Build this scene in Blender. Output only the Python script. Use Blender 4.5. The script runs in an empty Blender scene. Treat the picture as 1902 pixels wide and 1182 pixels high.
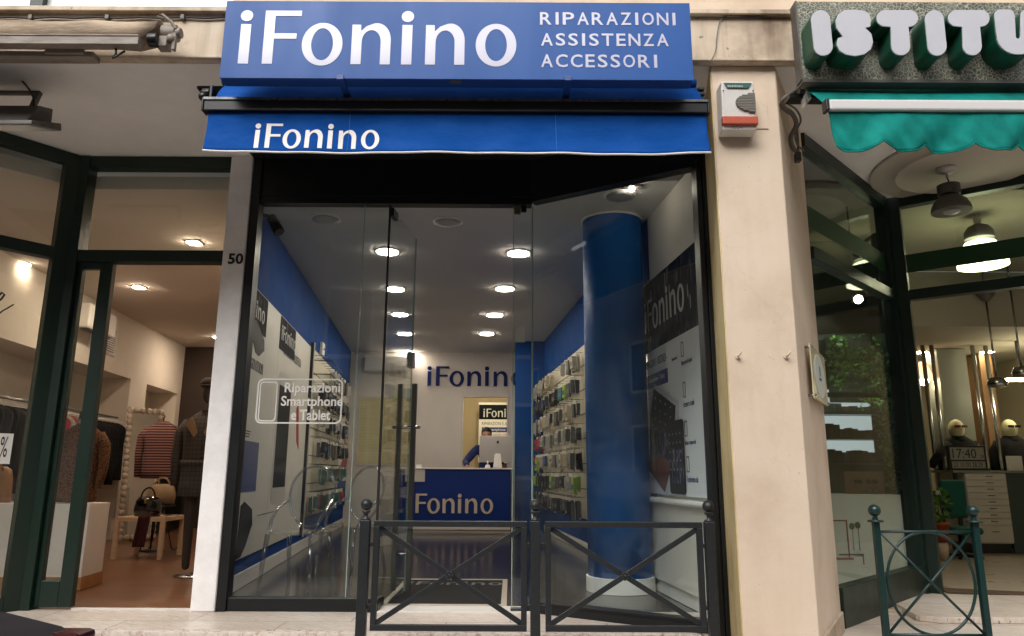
import bpy, bmesh, math, random
from mathutils import Vector, Matrix
R = math.radians
random.seed(7)
SC = bpy.context.scene
COL = SC.collection

# ------------------------------------------------------------ camera
EYE = 1.05                      # camera height over the shop floors (z = 0)
FPX, PITCH, ROLL = 1350.0, R(12.08), R(0.3)
cam = bpy.data.objects.new('camera', bpy.data.cameras.new('camera'))
COL.objects.link(cam)
cam.data.sensor_width = 36.0
cam.data.lens = 36.0 * FPX / 1902.0
cam.data.clip_start = 0.05
cam.data.clip_end = 300
cam.matrix_world = Matrix.Translation((0, 0, EYE)) @ Matrix.Rotation(R(90) + PITCH, 4, 'X') @ Matrix.Rotation(ROLL, 4, 'Z')
SC.camera = cam

# ------------------------------------------------------------ sky and sun (overcast afternoon)
SUN_EL, SUN_ROT = R(42), R(200)
w = bpy.data.worlds.new('World'); SC.world = w; w.use_nodes = True
nt = w.node_tree; nt.nodes.clear()
sky = nt.nodes.new('ShaderNodeTexSky'); sky.sky_type = 'NISHITA'; sky.sun_disc = False
sky.sun_elevation = SUN_EL; sky.sun_rotation = SUN_ROT; sky.dust_density = 4.0; sky.ozone_density = 0.6
hsv = nt.nodes.new('ShaderNodeHueSaturation'); hsv.inputs['Saturation'].default_value = 0.2
bg = nt.nodes.new('ShaderNodeBackground'); bg.inputs['Strength'].default_value = 0.15
wo = nt.nodes.new('ShaderNodeOutputWorld')
nt.links.new(sky.outputs[0], hsv.inputs['Color']); nt.links.new(hsv.outputs[0], bg.inputs['Color']); nt.links.new(bg.outputs[0], wo.inputs['Surface'])
sun = bpy.data.objects.new('sun', bpy.data.lights.new('sun', 'SUN')); COL.objects.link(sun)
sun.data.energy = 0.9; sun.data.angle = R(50); sun.data.color = (1.0, 0.985, 0.96)
sdir = Vector((math.sin(SUN_ROT) * math.cos(SUN_EL), math.cos(SUN_ROT) * math.cos(SUN_EL), math.sin(SUN_EL)))
sun.rotation_euler = sdir.to_track_quat('Z', 'Y').to_euler()
SC.view_settings.view_transform = 'Standard'; SC.view_settings.look = 'None'
SC.view_settings.gamma = 1.0; SC.view_settings.exposure = 0.9
SC.render.engine = 'CYCLES'
SC.cycles.use_denoising = True
SC.cycles.max_bounces = 8; SC.cycles.diffuse_bounces = 4; SC.cycles.glossy_bounces = 4
SC.cycles.transparent_max_bounces = 32; SC.cycles.transmission_bounces = 6
SC.cycles.caustics_reflective = False; SC.cycles.caustics_refractive = False
SC.cycles.sample_clamp_indirect = 6.0

# ------------------------------------------------------------ helpers
def lin(c):
    if isinstance(c, str):
        c = [int(c[i:i + 2], 16) / 255 for i in (1, 3, 5)]
        c = [x / 12.92 if x <= .04045 else ((x + .055) / 1.055) ** 2.4 for x in c]
    return (c[0], c[1], c[2], 1.0)

MATS = {}
def mat(name, col, rough=.6, metal=0., var=0., scale=6., bump=0., bscale=80., spec=.5, coat=0., emis=0., ecol=None, stretch=None, dark=None):
    if name in MATS: return MATS[name]
    m = bpy.data.materials.new(name); m.use_nodes = True; MATS[name] = m
    nt = m.node_tree; N = nt.nodes; L = nt.links; b = N['Principled BSDF']
    c = lin(col)
    b.inputs['Base Color'].default_value = c; b.inputs['Roughness'].default_value = rough
    b.inputs['Metallic'].default_value = metal; b.inputs['Specular IOR Level'].default_value = spec
    b.inputs['Coat Weight'].default_value = coat
    if emis:
        b.inputs['Emission Color'].default_value = lin(ecol) if ecol else c
        b.inputs['Emission Strength'].default_value = emis
    tc = N.new('ShaderNodeTexCoord'); mp = N.new('ShaderNodeMapping'); L.new(tc.outputs['Object'], mp.inputs[0])
    if stretch: mp.inputs['Scale'].default_value = stretch
    if var:
        n = N.new('ShaderNodeTexNoise'); n.inputs['Scale'].default_value = scale; n.inputs['Detail'].default_value = 8; n.inputs['Roughness'].default_value = .65
        L.new(mp.outputs[0], n.inputs['Vector'])
        r = N.new('ShaderNodeValToRGB'); L.new(n.outputs['Fac'], r.inputs[0])
        d = lin(dark) if dark else tuple(x * (1 - var) for x in c[:3]) + (1,)
        li = tuple(min(1, x * (1 + var * .35)) for x in c[:3]) + (1,)
        r.color_ramp.elements[0].position = .32; r.color_ramp.elements[0].color = d
        r.color_ramp.elements[1].position = .62; r.color_ramp.elements[1].color = li
        L.new(r.outputs[0], b.inputs['Base Color'])
        mr = N.new('ShaderNodeMapRange'); L.new(n.outputs['Fac'], mr.inputs[0])
        mr.inputs[1].default_value = .3; mr.inputs[2].default_value = .7
        mr.inputs[3].default_value = min(1, rough * 1.2); mr.inputs[4].default_value = rough * .85
        L.new(mr.outputs[0], b.inputs['Roughness'])
    if bump:
        n2 = N.new('ShaderNodeTexNoise'); n2.inputs['Scale'].default_value = bscale; n2.inputs['Detail'].default_value = 5
        L.new(mp.outputs[0], n2.inputs['Vector'])
        bp = N.new('ShaderNodeBump'); bp.inputs['Strength'].default_value = bump; bp.inputs['Distance'].default_value = .01
        L.new(n2.outputs['Fac'], bp.inputs['Height']); L.new(bp.outputs[0], b.inputs['Normal'])
    return m

def glass(name, tint=(.93, .96, .95), f0=.03, rough=0.0, edge=1.0):
    if name in MATS: return MATS[name]
    m = bpy.data.materials.new(name); m.use_nodes = True; MATS[name] = m
    nt = m.node_tree; N = nt.nodes; L = nt.links; N.clear()
    lw = N.new('ShaderNodeLayerWeight'); lw.inputs['Blend'].default_value = .5
    p = N.new('ShaderNodeMath'); p.operation = 'POWER'; p.inputs[1].default_value = 5 if edge == 1 else 3; L.new(lw.outputs['Facing'], p.inputs[0])
    a = N.new('ShaderNodeMath'); a.operation = 'MULTIPLY_ADD'; a.inputs[1].default_value = .9; a.inputs[2].default_value = f0; L.new(p.outputs[0], a.inputs[0])
    t = N.new('ShaderNodeBsdfTransparent'); t.inputs[0].default_value = (*tint, 1)
    g = N.new('ShaderNodeBsdfGlossy'); g.inputs['Roughness'].default_value = rough; g.inputs['Color'].default_value = (1, 1, 1, 1)
    mx = N.new('ShaderNodeMixShader'); L.new(a.outputs[0], mx.inputs[0]); L.new(t.outputs[0], mx.inputs[1]); L.new(g.outputs[0], mx.inputs[2])
    if name.startswith('shop') or name.startswith('tinted'):
        tc = N.new('ShaderNodeTexCoord'); n1 = N.new('ShaderNodeTexNoise'); n1.inputs['Scale'].default_value = 1.6; n1.inputs['Detail'].default_value = 9; n1.inputs['Roughness'].default_value = .7; n1.inputs['Distortion'].default_value = 1.5
        L.new(tc.outputs['Object'], n1.inputs['Vector']); rr = N.new('ShaderNodeMapRange'); L.new(n1.outputs['Fac'], rr.inputs[0]); rr.inputs[1].default_value = .4; rr.inputs[2].default_value = .75; rr.inputs[3].default_value = .001; rr.inputs[4].default_value = .022
        df = N.new('ShaderNodeBsdfDiffuse'); df.inputs[0].default_value = (.75, .78, .78, 1); m2 = N.new('ShaderNodeMixShader'); L.new(rr.outputs[0], m2.inputs[0]); L.new(mx.outputs[0], m2.inputs[1]); L.new(df.outputs[0], m2.inputs[2]); mx = m2
    o = N.new('ShaderNodeOutputMaterial'); L.new(mx.outputs[0], o.inputs[0])
    return m

def rough_of(m): return m.node_tree.nodes['Principled BSDF']

# --- pixel (1902 x 1182 photograph) to ray, point at depth, point on a plane
_cr, _sr, _cp, _sp = math.cos(ROLL), math.sin(ROLL), math.cos(PITCH), math.sin(PITCH)
def ray(px, py):
    a, b = px - 951.0, 591.0 - py
    u = a * _cr - b * _sr; v = a * _sr + b * _cr
    return Vector((u, FPX * _cp - v * _sp, FPX * _sp + v * _cp))
def P(px, py, Y):
    d = ray(px, py); return Vector((0, 0, EYE)) + d * (Y / d.y)
def PZ(px, py, z):
    d = ray(px, py); return Vector((0, 0, EYE)) + d * ((z - EYE) / d.z)

class Fr:
    """a flat frame: origin, direction to the right, up, outward normal"""
    def __init__(s, o, u, v=(0, 0, 1)):
        s.o = Vector(o); s.u = Vector(u).normalized(); s.v = Vector(v).normalized(); s.n = s.u.cross(s.v).normalized()
    def at(s, a, b, d=0): return s.o + s.u * a + s.v * b + s.n * d
    def px(s, x, y):
        d = ray(x, y); c = Vector((0, 0, EYE)); k = (s.o - c).dot(s.n) / d.dot(s.n); q = c + d * k - s.o
        return (q.dot(s.u), q.dot(s.v))
    def off(s, d): return Fr(s.o + s.n * d, s.u, s.v)
def FY(Y): return Fr((0, Y, 0), (1, 0, 0))

class MB:
    def __init__(s): s.v = []; s.f = []; s.T = None; s.smooth = set()
    def add(s, vs, fs, smooth=False):
        k = len(s.v); T = s.T
        s.v += [tuple(T @ Vector(p)) if T else tuple(p) for p in vs]
        for f in fs:
            if smooth: s.smooth.add(len(s.f))
            s.f.append([i + k for i in f])
        return s
    def box(s, x0, x1, y0, y1, z0, z1):
        return s.add([(x0, y0, z0), (x1, y0, z0), (x1, y1, z0), (x0, y1, z0), (x0, y0, z1), (x1, y0, z1), (x1, y1, z1), (x0, y1, z1)],
                     [(3, 2, 1, 0), (4, 5, 6, 7), (0, 1, 5, 4), (1, 2, 6, 5), (2, 3, 7, 6), (3, 0, 4, 7)])
    def hexa(s, lo, hi):        # two matching 4-point loops
        return s.add(list(lo) + list(hi), [(3, 2, 1, 0), (4, 5, 6, 7), (0, 1, 5, 4), (1, 2, 6, 5), (2, 3, 7, 6), (3, 0, 4, 7)])
    def fbox(s, fr, a0, a1, b0, b1, d0, d1):
        return s.hexa([fr.at(a0, b0, d0), fr.at(a1, b0, d0), fr.at(a1, b1, d0), fr.at(a0, b1, d0)],
                      [fr.at(a0, b0, d1), fr.at(a1, b0, d1), fr.at(a1, b1, d1), fr.at(a0, b1, d1)])
    def fpoly(s, fr, pts, d0, d1):
        n = len(pts); A = [fr.at(a, b, d0) for a, b in pts]; B = [fr.at(a, b, d1) for a, b in pts]
        return s.add(A + B, [tuple(range(n - 1, -1, -1)), tuple(range(n, 2 * n))] + [(i, (i + 1) % n, n + (i + 1) % n, n + i) for i in range(n)])
    def zpoly(s, pts, z0, z1):
        n = len(pts); A = [(a, b, z0) for a, b in pts]; B = [(a, b, z1) for a, b in pts]
        return s.add(A + B, [tuple(range(n - 1, -1, -1)), tuple(range(n, 2 * n))] + [(i, (i + 1) % n, n + (i + 1) % n, n + i) for i in range(n)])
    def tube(s, pts, r, n=8, closed=False, rs=None):
        pts = [Vector(p) for p in pts]; rings = []; m = len(pts)
        up = Vector((0, 0, 1)); prev = None
        for i, p in enumerate(pts):
            a = pts[i - 1] if (i or closed) else p; b = pts[(i + 1) % m] if (i < m - 1 or closed) else p
            t = (b - a).normalized()
            if prev is None:
                q = t.cross(up) if abs(t.dot(up)) < .95 else t.cross(Vector((1, 0, 0)))
            else:
                q = prev - t * prev.dot(t)
            q.normalize(); prev = q; e = t.cross(q)
            rr = rs[i] if rs else r
            rings.append([p + (q * math.cos(2 * math.pi * k / n) + e * math.sin(2 * math.pi * k / n)) * rr for k in range(n)])
        vs = [v for g in rings for v in g]; fs = []
        for i in range(m if closed else m - 1):
            j = (i + 1) % m
            for k in range(n):
                fs.append((i * n + k, i * n + (k + 1) % n, j * n + (k + 1) % n, j * n + k))
        if not closed:
            s.add(vs, fs, True)
            k0 = len(s.v) - len(vs)
            s.f.append([k0 + i for i in range(n - 1, -1, -1)]); s.f.append([k0 + (m - 1) * n + i for i in range(n)])
            return s
        return s.add(vs, fs, True)
    def cyl(s, a, b, r, r2=None, n=20): return s.tube([a, b], r, n, rs=[r, r if r2 is None else r2])
    def bar(s, a, b, w, h, up=(0, 0, 1)):   # rectangular bar from a to b
        a = Vector(a); b = Vector(b); t = (b - a).normalized(); q = t.cross(Vector(up)).normalized() * w / 2; e = q.cross(t).normalized() * h / 2
        return s.hexa([a - q - e, a + q - e, a + q + e, a - q + e], [b - q - e, b + q - e, b + q + e, b - q + e])
    def lathe(s, c, prof, n=24, sx=1, sy=1, axis='z', smooth=True):   # prof: list of (r, h)
        vs = []; fs = []
        for r, h in prof:
            for k in range(n):
                a = 2 * math.pi * k / n; x, y = r * math.cos(a) * sx, r * math.sin(a) * sy
                vs.append({'z': (c[0] + x, c[1] + y, c[2] + h), 'y': (c[0] + x, c[1] + h, c[2] + y), 'x': (c[0] + h, c[1] + x, c[2] + y)}[axis])
        for i in range(len(prof) - 1):
            for k in range(n):
                fs.append((i * n + k, i * n + (k + 1) % n, (i + 1) * n + (k + 1) % n, (i + 1) * n + k))
        s.add(vs, fs, smooth); k0 = len(s.v) - len(vs)
        s.f.append([k0 + i for i in range(n - 1, -1, -1)]); s.f.append([k0 + (len(prof) - 1) * n + i for i in range(n)])
        return s
    def ball(s, c, r, n=16, sx=1, sy=1, sz=1):
        m = n // 2; return s.lathe(c, [(max(1e-4, r * math.sin(math.pi * i / m)), -r * sz * math.cos(math.pi * i / m)) for i in range(m + 1)], n, sx, sy)
    def loft(s, rings, cap=True):           # rings: lists of points with equal length
        n = len(rings[0]); vs = [p for g in rings for p in g]; fs = []
        for i in range(len(rings) - 1):
            for k in range(n): fs.append((i * n + k, i * n + (k + 1) % n, (i + 1) * n + (k + 1) % n, (i + 1) * n + k))
        s.add(vs, fs, True); k0 = len(s.v) - len(vs)
        if cap:
            s.f.append([k0 + i for i in range(n - 1, -1, -1)]); s.f.append([k0 + (len(rings) - 1) * n + i for i in range(n)])
        return s

def mesh_of(name, mb, m):
    me = bpy.data.meshes.new(name); me.from_pydata(mb.v, [], mb.f)
    if isinstance(m, (list, tuple)):
        for k in m: me.materials.append(k)
    else: me.materials.append(m)
    bm = bmesh.new(); bm.from_mesh(me); bmesh.ops.recalc_face_normals(bm, faces=bm.faces); bm.to_mesh(me); bm.free()
    if mb.smooth:
        for i, p in enumerate(me.polygons):
            if i in mb.smooth: p.use_smooth = True
    me.update(); return me

def link(name, me, parent=None, bevel=0, seg=2):
    o = bpy.data.objects.new(name, me); COL.objects.link(o)
    if parent is not None:
        o.parent = parent
        if parent.parent is None and parent.type == 'EMPTY': o.matrix_parent_inverse = Matrix.Translation(parent.location).inverted()
    if bevel:
        b = o.modifiers.new('edge', 'BEVEL'); b.width = bevel; b.segments = seg; b.limit_method = 'ANGLE'; b.angle_limit = R(40)
    return o
def part(name, mb, m, parent=None, bevel=0, label=None):
    o = link(name, mesh_of(name, mb, m), parent, bevel)
    if label: o['label'] = label
    return o
def tag(o, label, cat=None, group=None, kind=None):
    o['label'] = label
    if cat: o['category'] = cat
    if group: o['group'] = group
    if kind: o['kind'] = kind
    return o
def thing(name, label, cat, loc=(0, 0, 0), group=None):
    o = bpy.data.objects.new(name, None); COL.objects.link(o); o.location = loc; o.empty_display_size = .1
    return tag(o, label, cat, group)
def solo(name, mb, m, label, cat, group=None, bevel=0): return tag(part(name, mb, m, None, bevel), label, cat, group)
def struct(name, mb, m, label, bevel=0): return tag(part(name, mb, m, None, bevel), label, None, None, 'structure')
def dup(root, loc=None, label=None):
    r = root.copy(); COL.objects.link(r)
    if loc is not None: r.location = loc
    if label: r['label'] = label
    def rec(src, dst):
        for ch in list(src.children):
            c = ch.copy(); COL.objects.link(c); c.parent = dst; c.matrix_parent_inverse = ch.matrix_parent_inverse.copy(); rec(ch, c)
    rec(root, r); return r

def arc(cx, cy, rx, ry, a0, a1, n=12):
    return [(cx + rx * math.cos(R(a0 + (a1 - a0) * i / n)), cy + ry * math.sin(R(a0 + (a1 - a0) * i / n))) for i in range(n + 1)]
def rrect(x0, x1, y0, y1, r, n=5):
    return arc(x1 - r, y1 - r, r, r, 0, 90, n) + arc(x0 + r, y1 - r, r, r, 90, 180, n) + arc(x0 + r, y0 + r, r, r, 180, 270, n) + arc(x1 - r, y0 + r, r, r, 270, 360, n)

# --- writing
def glyph(ch):
    """outlines of the shop's rounded humanist letters, cap height 1; returns list of (outer, inner or None), advance"""
    if ch == 'i': return [([(0, 0), (.195, 0), (.195, .74), (0, .74)], None), (arc(.0975, .9, .118, .105, 0, 345, 23), None)], .45
    if ch == 'F': return [([(0, 0), (.195, 0), (.195, .47), (.62, .47), (.62, .57), (.195, .57), (.195, .9), (.69, .9), (.69, 1.0), (0, 1.0)], None)], .73
    if ch == 'o': return [(arc(.385, .37, .385, .4, 0, 352.5, 47), arc(.385, .37, .205, .3, 0, 352.5, 47))], .94
    if ch == 'n':
        out = [(0, 0), (.19, 0), (.19, .42)] + arc(.37, .42, .18, .22, 180, 0, 14)[1:] + [(.55, 0), (.74, 0), (.74, .45)] + arc(.47, .45, .27, .32, 0, 105, 12)[1:] + [(.27, .71), (.17, .62), (.165, .74), (0, .74)]
        return [(out, None)], .95
def ifonino(fr, s0, t0, cap, d0, d1, m, parent, name='letter', sx=1.0, each=False, text='iFonino'):
    x = 0; mb = MB(); objs = []
    tot = sum(glyph(c)[1] for c in text)
    for ch in text:
        shapes, adv = glyph(ch)
        if each: mb = MB()
        for outer, inner in shapes:
            O = [(s0 + (x + a) * cap * sx, t0 + b * cap) for a, b in outer]
            if inner is None: mb.fpoly(fr, O, d0, d1)
            else:
                I = [(s0 + (x + a) * cap * sx, t0 + b * cap) for a, b in inner]; n = len(O)
                vs = [fr.at(a, b, d) for L_, d in ((O, d0), (I, d0), (O, d1), (I, d1)) for a, b in L_]; fs = []
                for i in range(n):
                    j = (i + 1) % n
                    fs += [(i, j, n + j, n + i), (2 * n + i, 2 * n + j, 3 * n + j, 3 * n + i), (i, j, 2 * n + j, 2 * n + i), (n + i, n + j, 3 * n + j, 3 * n + i)]
                mb.add(vs, fs)
        x += adv
        if each: objs.append(part(name, mb, m, parent))
    if not each: objs = [part(name, mb, m, parent)]
    return objs
def text(s, fr, s0, t0, wd, ht, m, parent=None, d=.002, th=.001, name='lettering', bold=0.0, rot=0):
    cu = bpy.data.curves.new('t', 'FONT'); cu.body = s; cu.size = 1; cu.extrude = .5; cu.offset = bold; cu.resolution_u = 3
    ob = bpy.data.objects.new('t', cu); me = bpy.data.meshes.new_from_object(ob); bpy.data.objects.remove(ob); bpy.data.curves.remove(cu)
    co = [v.co.copy() for v in me.vertices]
    if rot == 90: co = [Vector((-c.y, c.x, c.z)) for c in co]
    x0 = min(c.x for c in co); x1 = max(c.x for c in co); y0 = min(c.y for c in co); y1 = max(c.y for c in co)
    for v, c in zip(me.vertices, co):
        v.co = fr.at(s0 + (c.x - x0) / (x1 - x0) * wd, t0 + (c.y - y0) / (y1 - y0) * ht, d + (c.z + .5) * th)
    me.materials.clear(); me.materials.append(m); me.name = name
    return link(name, me, parent)
def ptext(s, fr, x0, y0, x1, y1, m, parent, **k):     # box given by two photo corners (upper left, lower right)
    a = fr.px(x0, y1); b = fr.px(x1, y1); c = fr.px((x0 + x1) / 2, y0); c2 = fr.px((x0 + x1) / 2, y1)
    return text(s, fr, a[0], min(a[1], b[1]) if k.get('rot') else (a[1] + b[1]) / 2, b[0] - a[0], c[1] - c2[1], m, parent, **k)
def ring(mb, fr, outer, inner, d0, d1):
    n = len(outer); vs = [fr.at(a, b, d) for L_, d in ((outer, d0), (inner, d0), (outer, d1), (inner, d1)) for a, b in L_]; fs = []
    for i in range(n):
        j = (i + 1) % n
        fs += [(i, j, n + j, n + i), (2 * n + i, 2 * n + j, 3 * n + j, 3 * n + i), (i, j, 2 * n + j, 2 * n + i), (n + i, n + j, 3 * n + j, 3 * n + i)]
    return mb.add(vs, fs)

def skin(name, pts, edges, radii, m, parent, sub=2):
    me = bpy.data.meshes.new(name); me.from_pydata([tuple(p) for p in pts], edges, [])
    me.materials.append(m); o = link(name, me, parent)
    sk = o.modifiers.new('skin', 'SKIN'); sk.use_smooth_shade = True; sk.branch_smoothing = .4
    for i, v in enumerate(me.skin_vertices[0].data):
        r = radii[i]; v.radius = r if isinstance(r, tuple) else (r, r); v.use_root = (i == 0)
    sb = o.modifiers.new('sub', 'SUBSURF'); sb.levels = sub; sb.render_levels = sub
    return o

# ------------------------------------------------------------ materials
def ramp_mat(name, build):
    m = bpy.data.materials.new(name); m.use_nodes = True; MATS[name] = m
    nt = m.node_tree; build(nt, nt.nodes, nt.links, nt.nodes['Principled BSDF']); return m
def node(N, t, **k):
    n = N.new(t)
    for a, b in k.items():
        if a in n.inputs: n.inputs[a].default_value = b
        else: setattr(n, a, b)
    return n
def coords(N, L, sc=(1, 1, 1), rot=(0, 0, 0)):
    tc = N.new('ShaderNodeTexCoord'); mp = N.new('ShaderNodeMapping'); mp.inputs['Scale'].default_value = sc; mp.inputs['Rotation'].default_value = rot
    L.new(tc.outputs['Object'], mp.inputs[0]); return mp.outputs[0]
def mixc(N, L, fac, a, b, mode='MIX'):
    m = N.new('ShaderNodeMix'); m.data_type = 'RGBA'; m.blend_type = mode
    for s, v in ((m.inputs[0], fac), (m.inputs[6], a), (m.inputs[7], b)):
        if hasattr(v, 'links') or isinstance(v, bpy.types.NodeSocket): L.new(v, s)
        elif isinstance(v, (int, float)): s.default_value = v
        else: s.default_value = v
    return m.outputs[2]
def cramp(N, L, src, stops):
    r = N.new('ShaderNodeValToRGB'); L.new(src, r.inputs[0]); e = r.color_ramp.elements
    while len(e) < len(stops): e.new(.5)
    for k, (p, c) in enumerate(stops): e[k].position = p; e[k].color = lin(c) if isinstance(c, (str, tuple)) and not (isinstance(c, tuple) and len(c) == 4) else c
    return r.outputs[0]

def b_marble(nt, N, L, b):
    v = coords(N, L, (1, 1, 1), (0, 0, R(28)))
    st = N.new('ShaderNodeMapping'); L.new(v, st.inputs[0]); st.inputs['Scale'].default_value = (3, 16, 3)
    n = node(N, 'ShaderNodeTexNoise', Scale=2.2, Detail=10.0, Roughness=.7); L.new(st.outputs[0], n.inputs['Vector'])
    c1 = cramp(N, L, n.outputs['Fac'], [(.28, '#a59789'), (.4, '#c6b9ac'), (.6, '#dad0c6'), (.8, '#e2dad2')])
    n2 = node(N, 'ShaderNodeTexNoise', Scale=1.3, Detail=4.0); L.new(v, n2.inputs['Vector'])
    c2 = cramp(N, L, n2.outputs['Fac'], [(.3, '#d4c6b8'), (.6, '#ffffff')])
    c = mixc(N, L, .6, c1, c2, 'MULTIPLY')
    # fine dark pits of travertine
    st2 = N.new('ShaderNodeMapping'); L.new(v, st2.inputs[0]); st2.inputs['Scale'].default_value = (14, 60, 14)
    n3 = node(N, 'ShaderNodeTexNoise', Scale=1.5, Detail=3.0); L.new(st2.outputs[0], n3.inputs['Vector'])
    f3 = cramp(N, L, n3.outputs['Fac'], [(.30, (1, 1, 1, 1)), (.36, (0, 0, 0, 1))])
    c = mixc(N, L, f3, c, lin('#75685c'))
    v0 = coords(N, L)
    br = node(N, 'ShaderNodeTexBrick', Scale=1.0); br.inputs['Mortar Size'].default_value = .0035; br.inputs['Brick Width'].default_value = 1.15; br.inputs['Row Height'].default_value = .62; br.offset = .4
    L.new(v0, br.inputs['Vector'])
    c = mixc(N, L, br.outputs['Fac'], c, lin('#6b6056'))
    L.new(c, b.inputs['Base Color']); b.inputs['Roughness'].default_value = .38
    bp = node(N, 'ShaderNodeBump', Strength=.15, Distance=.005); L.new(n3.outputs['Fac'], bp.inputs['Height']); L.new(bp.outputs[0], b.inputs['Normal'])
M_MARBLE = ramp_mat('travertine', b_marble)

def b_kerb(nt, N, L, b):
    v = coords(N, L); n = node(N, 'ShaderNodeTexNoise', Scale=22.0, Detail=8.0, Roughness=.7); L.new(v, n.inputs['Vector'])
    c = cramp(N, L, n.outputs['Fac'], [(.3, '#7d6556'), (.38, '#b9a394'), (.5, '#d8ccc2'), (.8, '#e2dad2')])
    L.new(c, b.inputs['Base Color']); b.inputs['Roughness'].default_value = .8
    bp = node(N, 'ShaderNodeBump', Strength=1.0, Distance=.02); L.new(n.outputs['Fac'], bp.inputs['Height']); L.new(bp.outputs[0], b.inputs['Normal'])
M_KERB = ramp_mat('broken stone edge', b_kerb)

def plaster(name, base, dark, light, streak=.5):
    def f(nt, N, L, b):
        v = coords(N, L); n = node(N, 'ShaderNodeTexNoise', Scale=1.6, Detail=9.0, Roughness=.62); L.new(v, n.inputs['Vector'])
        c = cramp(N, L, n.outputs['Fac'], [(.3, dark), (.5, base), (.75, light)])
        vs = coords(N, L, (9, 9, .8)); s = node(N, 'ShaderNodeTexNoise', Scale=1.2, Detail=6.0); L.new(vs, s.inputs['Vector'])
        sc = cramp(N, L, s.outputs['Fac'], [(.28, dark), (.5, '#ffffff')])
        c = mixc(N, L, streak, c, sc, 'MULTIPLY')
        # hair cracks
        d = node(N, 'ShaderNodeTexNoise', Scale=3.0, Detail=5.0); L.new(v, d.inputs['Vector'])
        ad = N.new('ShaderNodeVectorMath'); ad.operation = 'MULTIPLY_ADD'; L.new(d.outputs['Color'], ad.inputs[0]); ad.inputs[1].default_value = (.5, .5, .5); L.new(v, ad.inputs[2])
        vo = node(N, 'ShaderNodeTexVoronoi', feature='DISTANCE_TO_EDGE', Scale=.8); L.new(ad.outputs[0], vo.inputs['Vector'])
        k = cramp(N, L, vo.outputs['Distance'], [(.0, (.18, .18, .18, 1)), (.0022, (0, 0, 0, 1))])
        c = mixc(N, L, k, c, mixc(N, L, .7, c, lin(dark), 'MULTIPLY'))
        # specks of lost paint
        sp = node(N, 'ShaderNodeTexNoise', Scale=26.0, Detail=2.0); L.new(v, sp.inputs['Vector'])
        sf = cramp(N, L, sp.outputs['Fac'], [(.735, (0, 0, 0, 1)), (.75, (1, 1, 1, 1))])
        c = mixc(N, L, sf, c, lin(dark))
        L.new(c, b.inputs['Base Color']); b.inputs['Roughness'].default_value = .85
        g = node(N, 'ShaderNodeTexNoise', Scale=160.0, Detail=4.0); L.new(v, g.inputs['Vector'])
        bp = node(N, 'ShaderNodeBump', Strength=.28, Distance=.006); L.new(g.outputs['Fac'], bp.inputs['Height']); L.new(bp.outputs[0], b.inputs['Normal'])
    return ramp_mat(name, f)
M_PEACH = plaster('peach plaster', '#d8c4ae', '#c8b29a', '#dfcdb9', .10)
M_BEAM = plaster('weathered beige render', '#cbb9a2', '#94826e', '#d8cab6', .45)
M_YELLOW = plaster('pale yellow plaster', '#cbb888', '#ab9768', '#d6c798', .3)
M_SOFFIT = mat('soffit paint', '#efedeb', .9, var=.08, scale=1.5)
M_WHITEPOST = mat('white painted plaster', '#edeae9', .7, var=.10, scale=5, bump=.15, bscale=40)

def b_crackle(nt, N, L, b):
    v = coords(N, L, (1, .2, 1)); d = node(N, 'ShaderNodeTexNoise', Scale=14.0, Detail=3.0); L.new(v, d.inputs['Vector'])
    ad = N.new('ShaderNodeVectorMath'); ad.operation = 'MULTIPLY_ADD'; L.new(d.outputs['Color'], ad.inputs[0]); ad.inputs[1].default_value = (.04, .04, .04); L.new(v, ad.inputs[2])
    vo = node(N, 'ShaderNodeTexVoronoi', feature='DISTANCE_TO_EDGE', Scale=40.0); L.new(ad.outputs[0], vo.inputs['Vector'])
    vo2 = node(N, 'ShaderNodeTexVoronoi', feature='DISTANCE_TO_EDGE', Scale=72.0); L.new(ad.outputs[0], vo2.inputs['Vector'])
    k = cramp(N, L, vo.outputs['Distance'], [(.02, (1, 1, 1, 1)), (.07, (0, 0, 0, 1))])
    k2 = cramp(N, L, vo2.outputs['Distance'], [(.02, (.55, .55, .55, 1)), (.06, (0, 0, 0, 1))])
    n = node(N, 'ShaderNodeTexNoise', Scale=4.0, Detail=3.0); L.new(v, n.inputs['Vector'])
    base = cramp(N, L, n.outputs['Fac'], [(.35, '#3b4139'), (.65, '#5f6459')])
    c = mixc(N, L, k2, base, lin('#a9a492')); c = mixc(N, L, k, c, lin('#aaa592'))
    L.new(c, b.inputs['Base Color']); b.inputs['Roughness'].default_value = .45; b.inputs['Metallic'].default_value = .15
M_CRACKLE = ramp_mat('crackle finish sign board', b_crackle)

def b_wood(nt, N, L, b, cols=('#4a3020', '#7a5238', '#886044'), pl=(1.2, .09)):
    v = coords(N, L); br = node(N, 'ShaderNodeTexBrick', Scale=1.0); br.inputs['Brick Width'].default_value = pl[0]; br.inputs['Row Height'].default_value = pl[1]; br.inputs['Mortar Size'].default_value = .0015
    br.inputs['Color1'].default_value = lin(cols[1]); br.inputs['Color2'].default_value = lin(cols[2]); br.inputs['Mortar'].default_value = lin(cols[0]); L.new(v, br.inputs['Vector'])
    vs = coords(N, L, (1.2, 22, 1)); n = node(N, 'ShaderNodeTexNoise', Scale=2.5, Detail=8.0); L.new(vs, n.inputs['Vector'])
    g = cramp(N, L, n.outputs['Fac'], [(.3, '#8c7260'), (.6, '#ffffff')])
    L.new(mixc(N, L, .8, br.outputs['Color'], g, 'MULTIPLY'), b.inputs['Base Color']); b.inputs['Roughness'].default_value = .3
M_WOODFLOOR = ramp_mat('laminate floor', b_wood)
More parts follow.
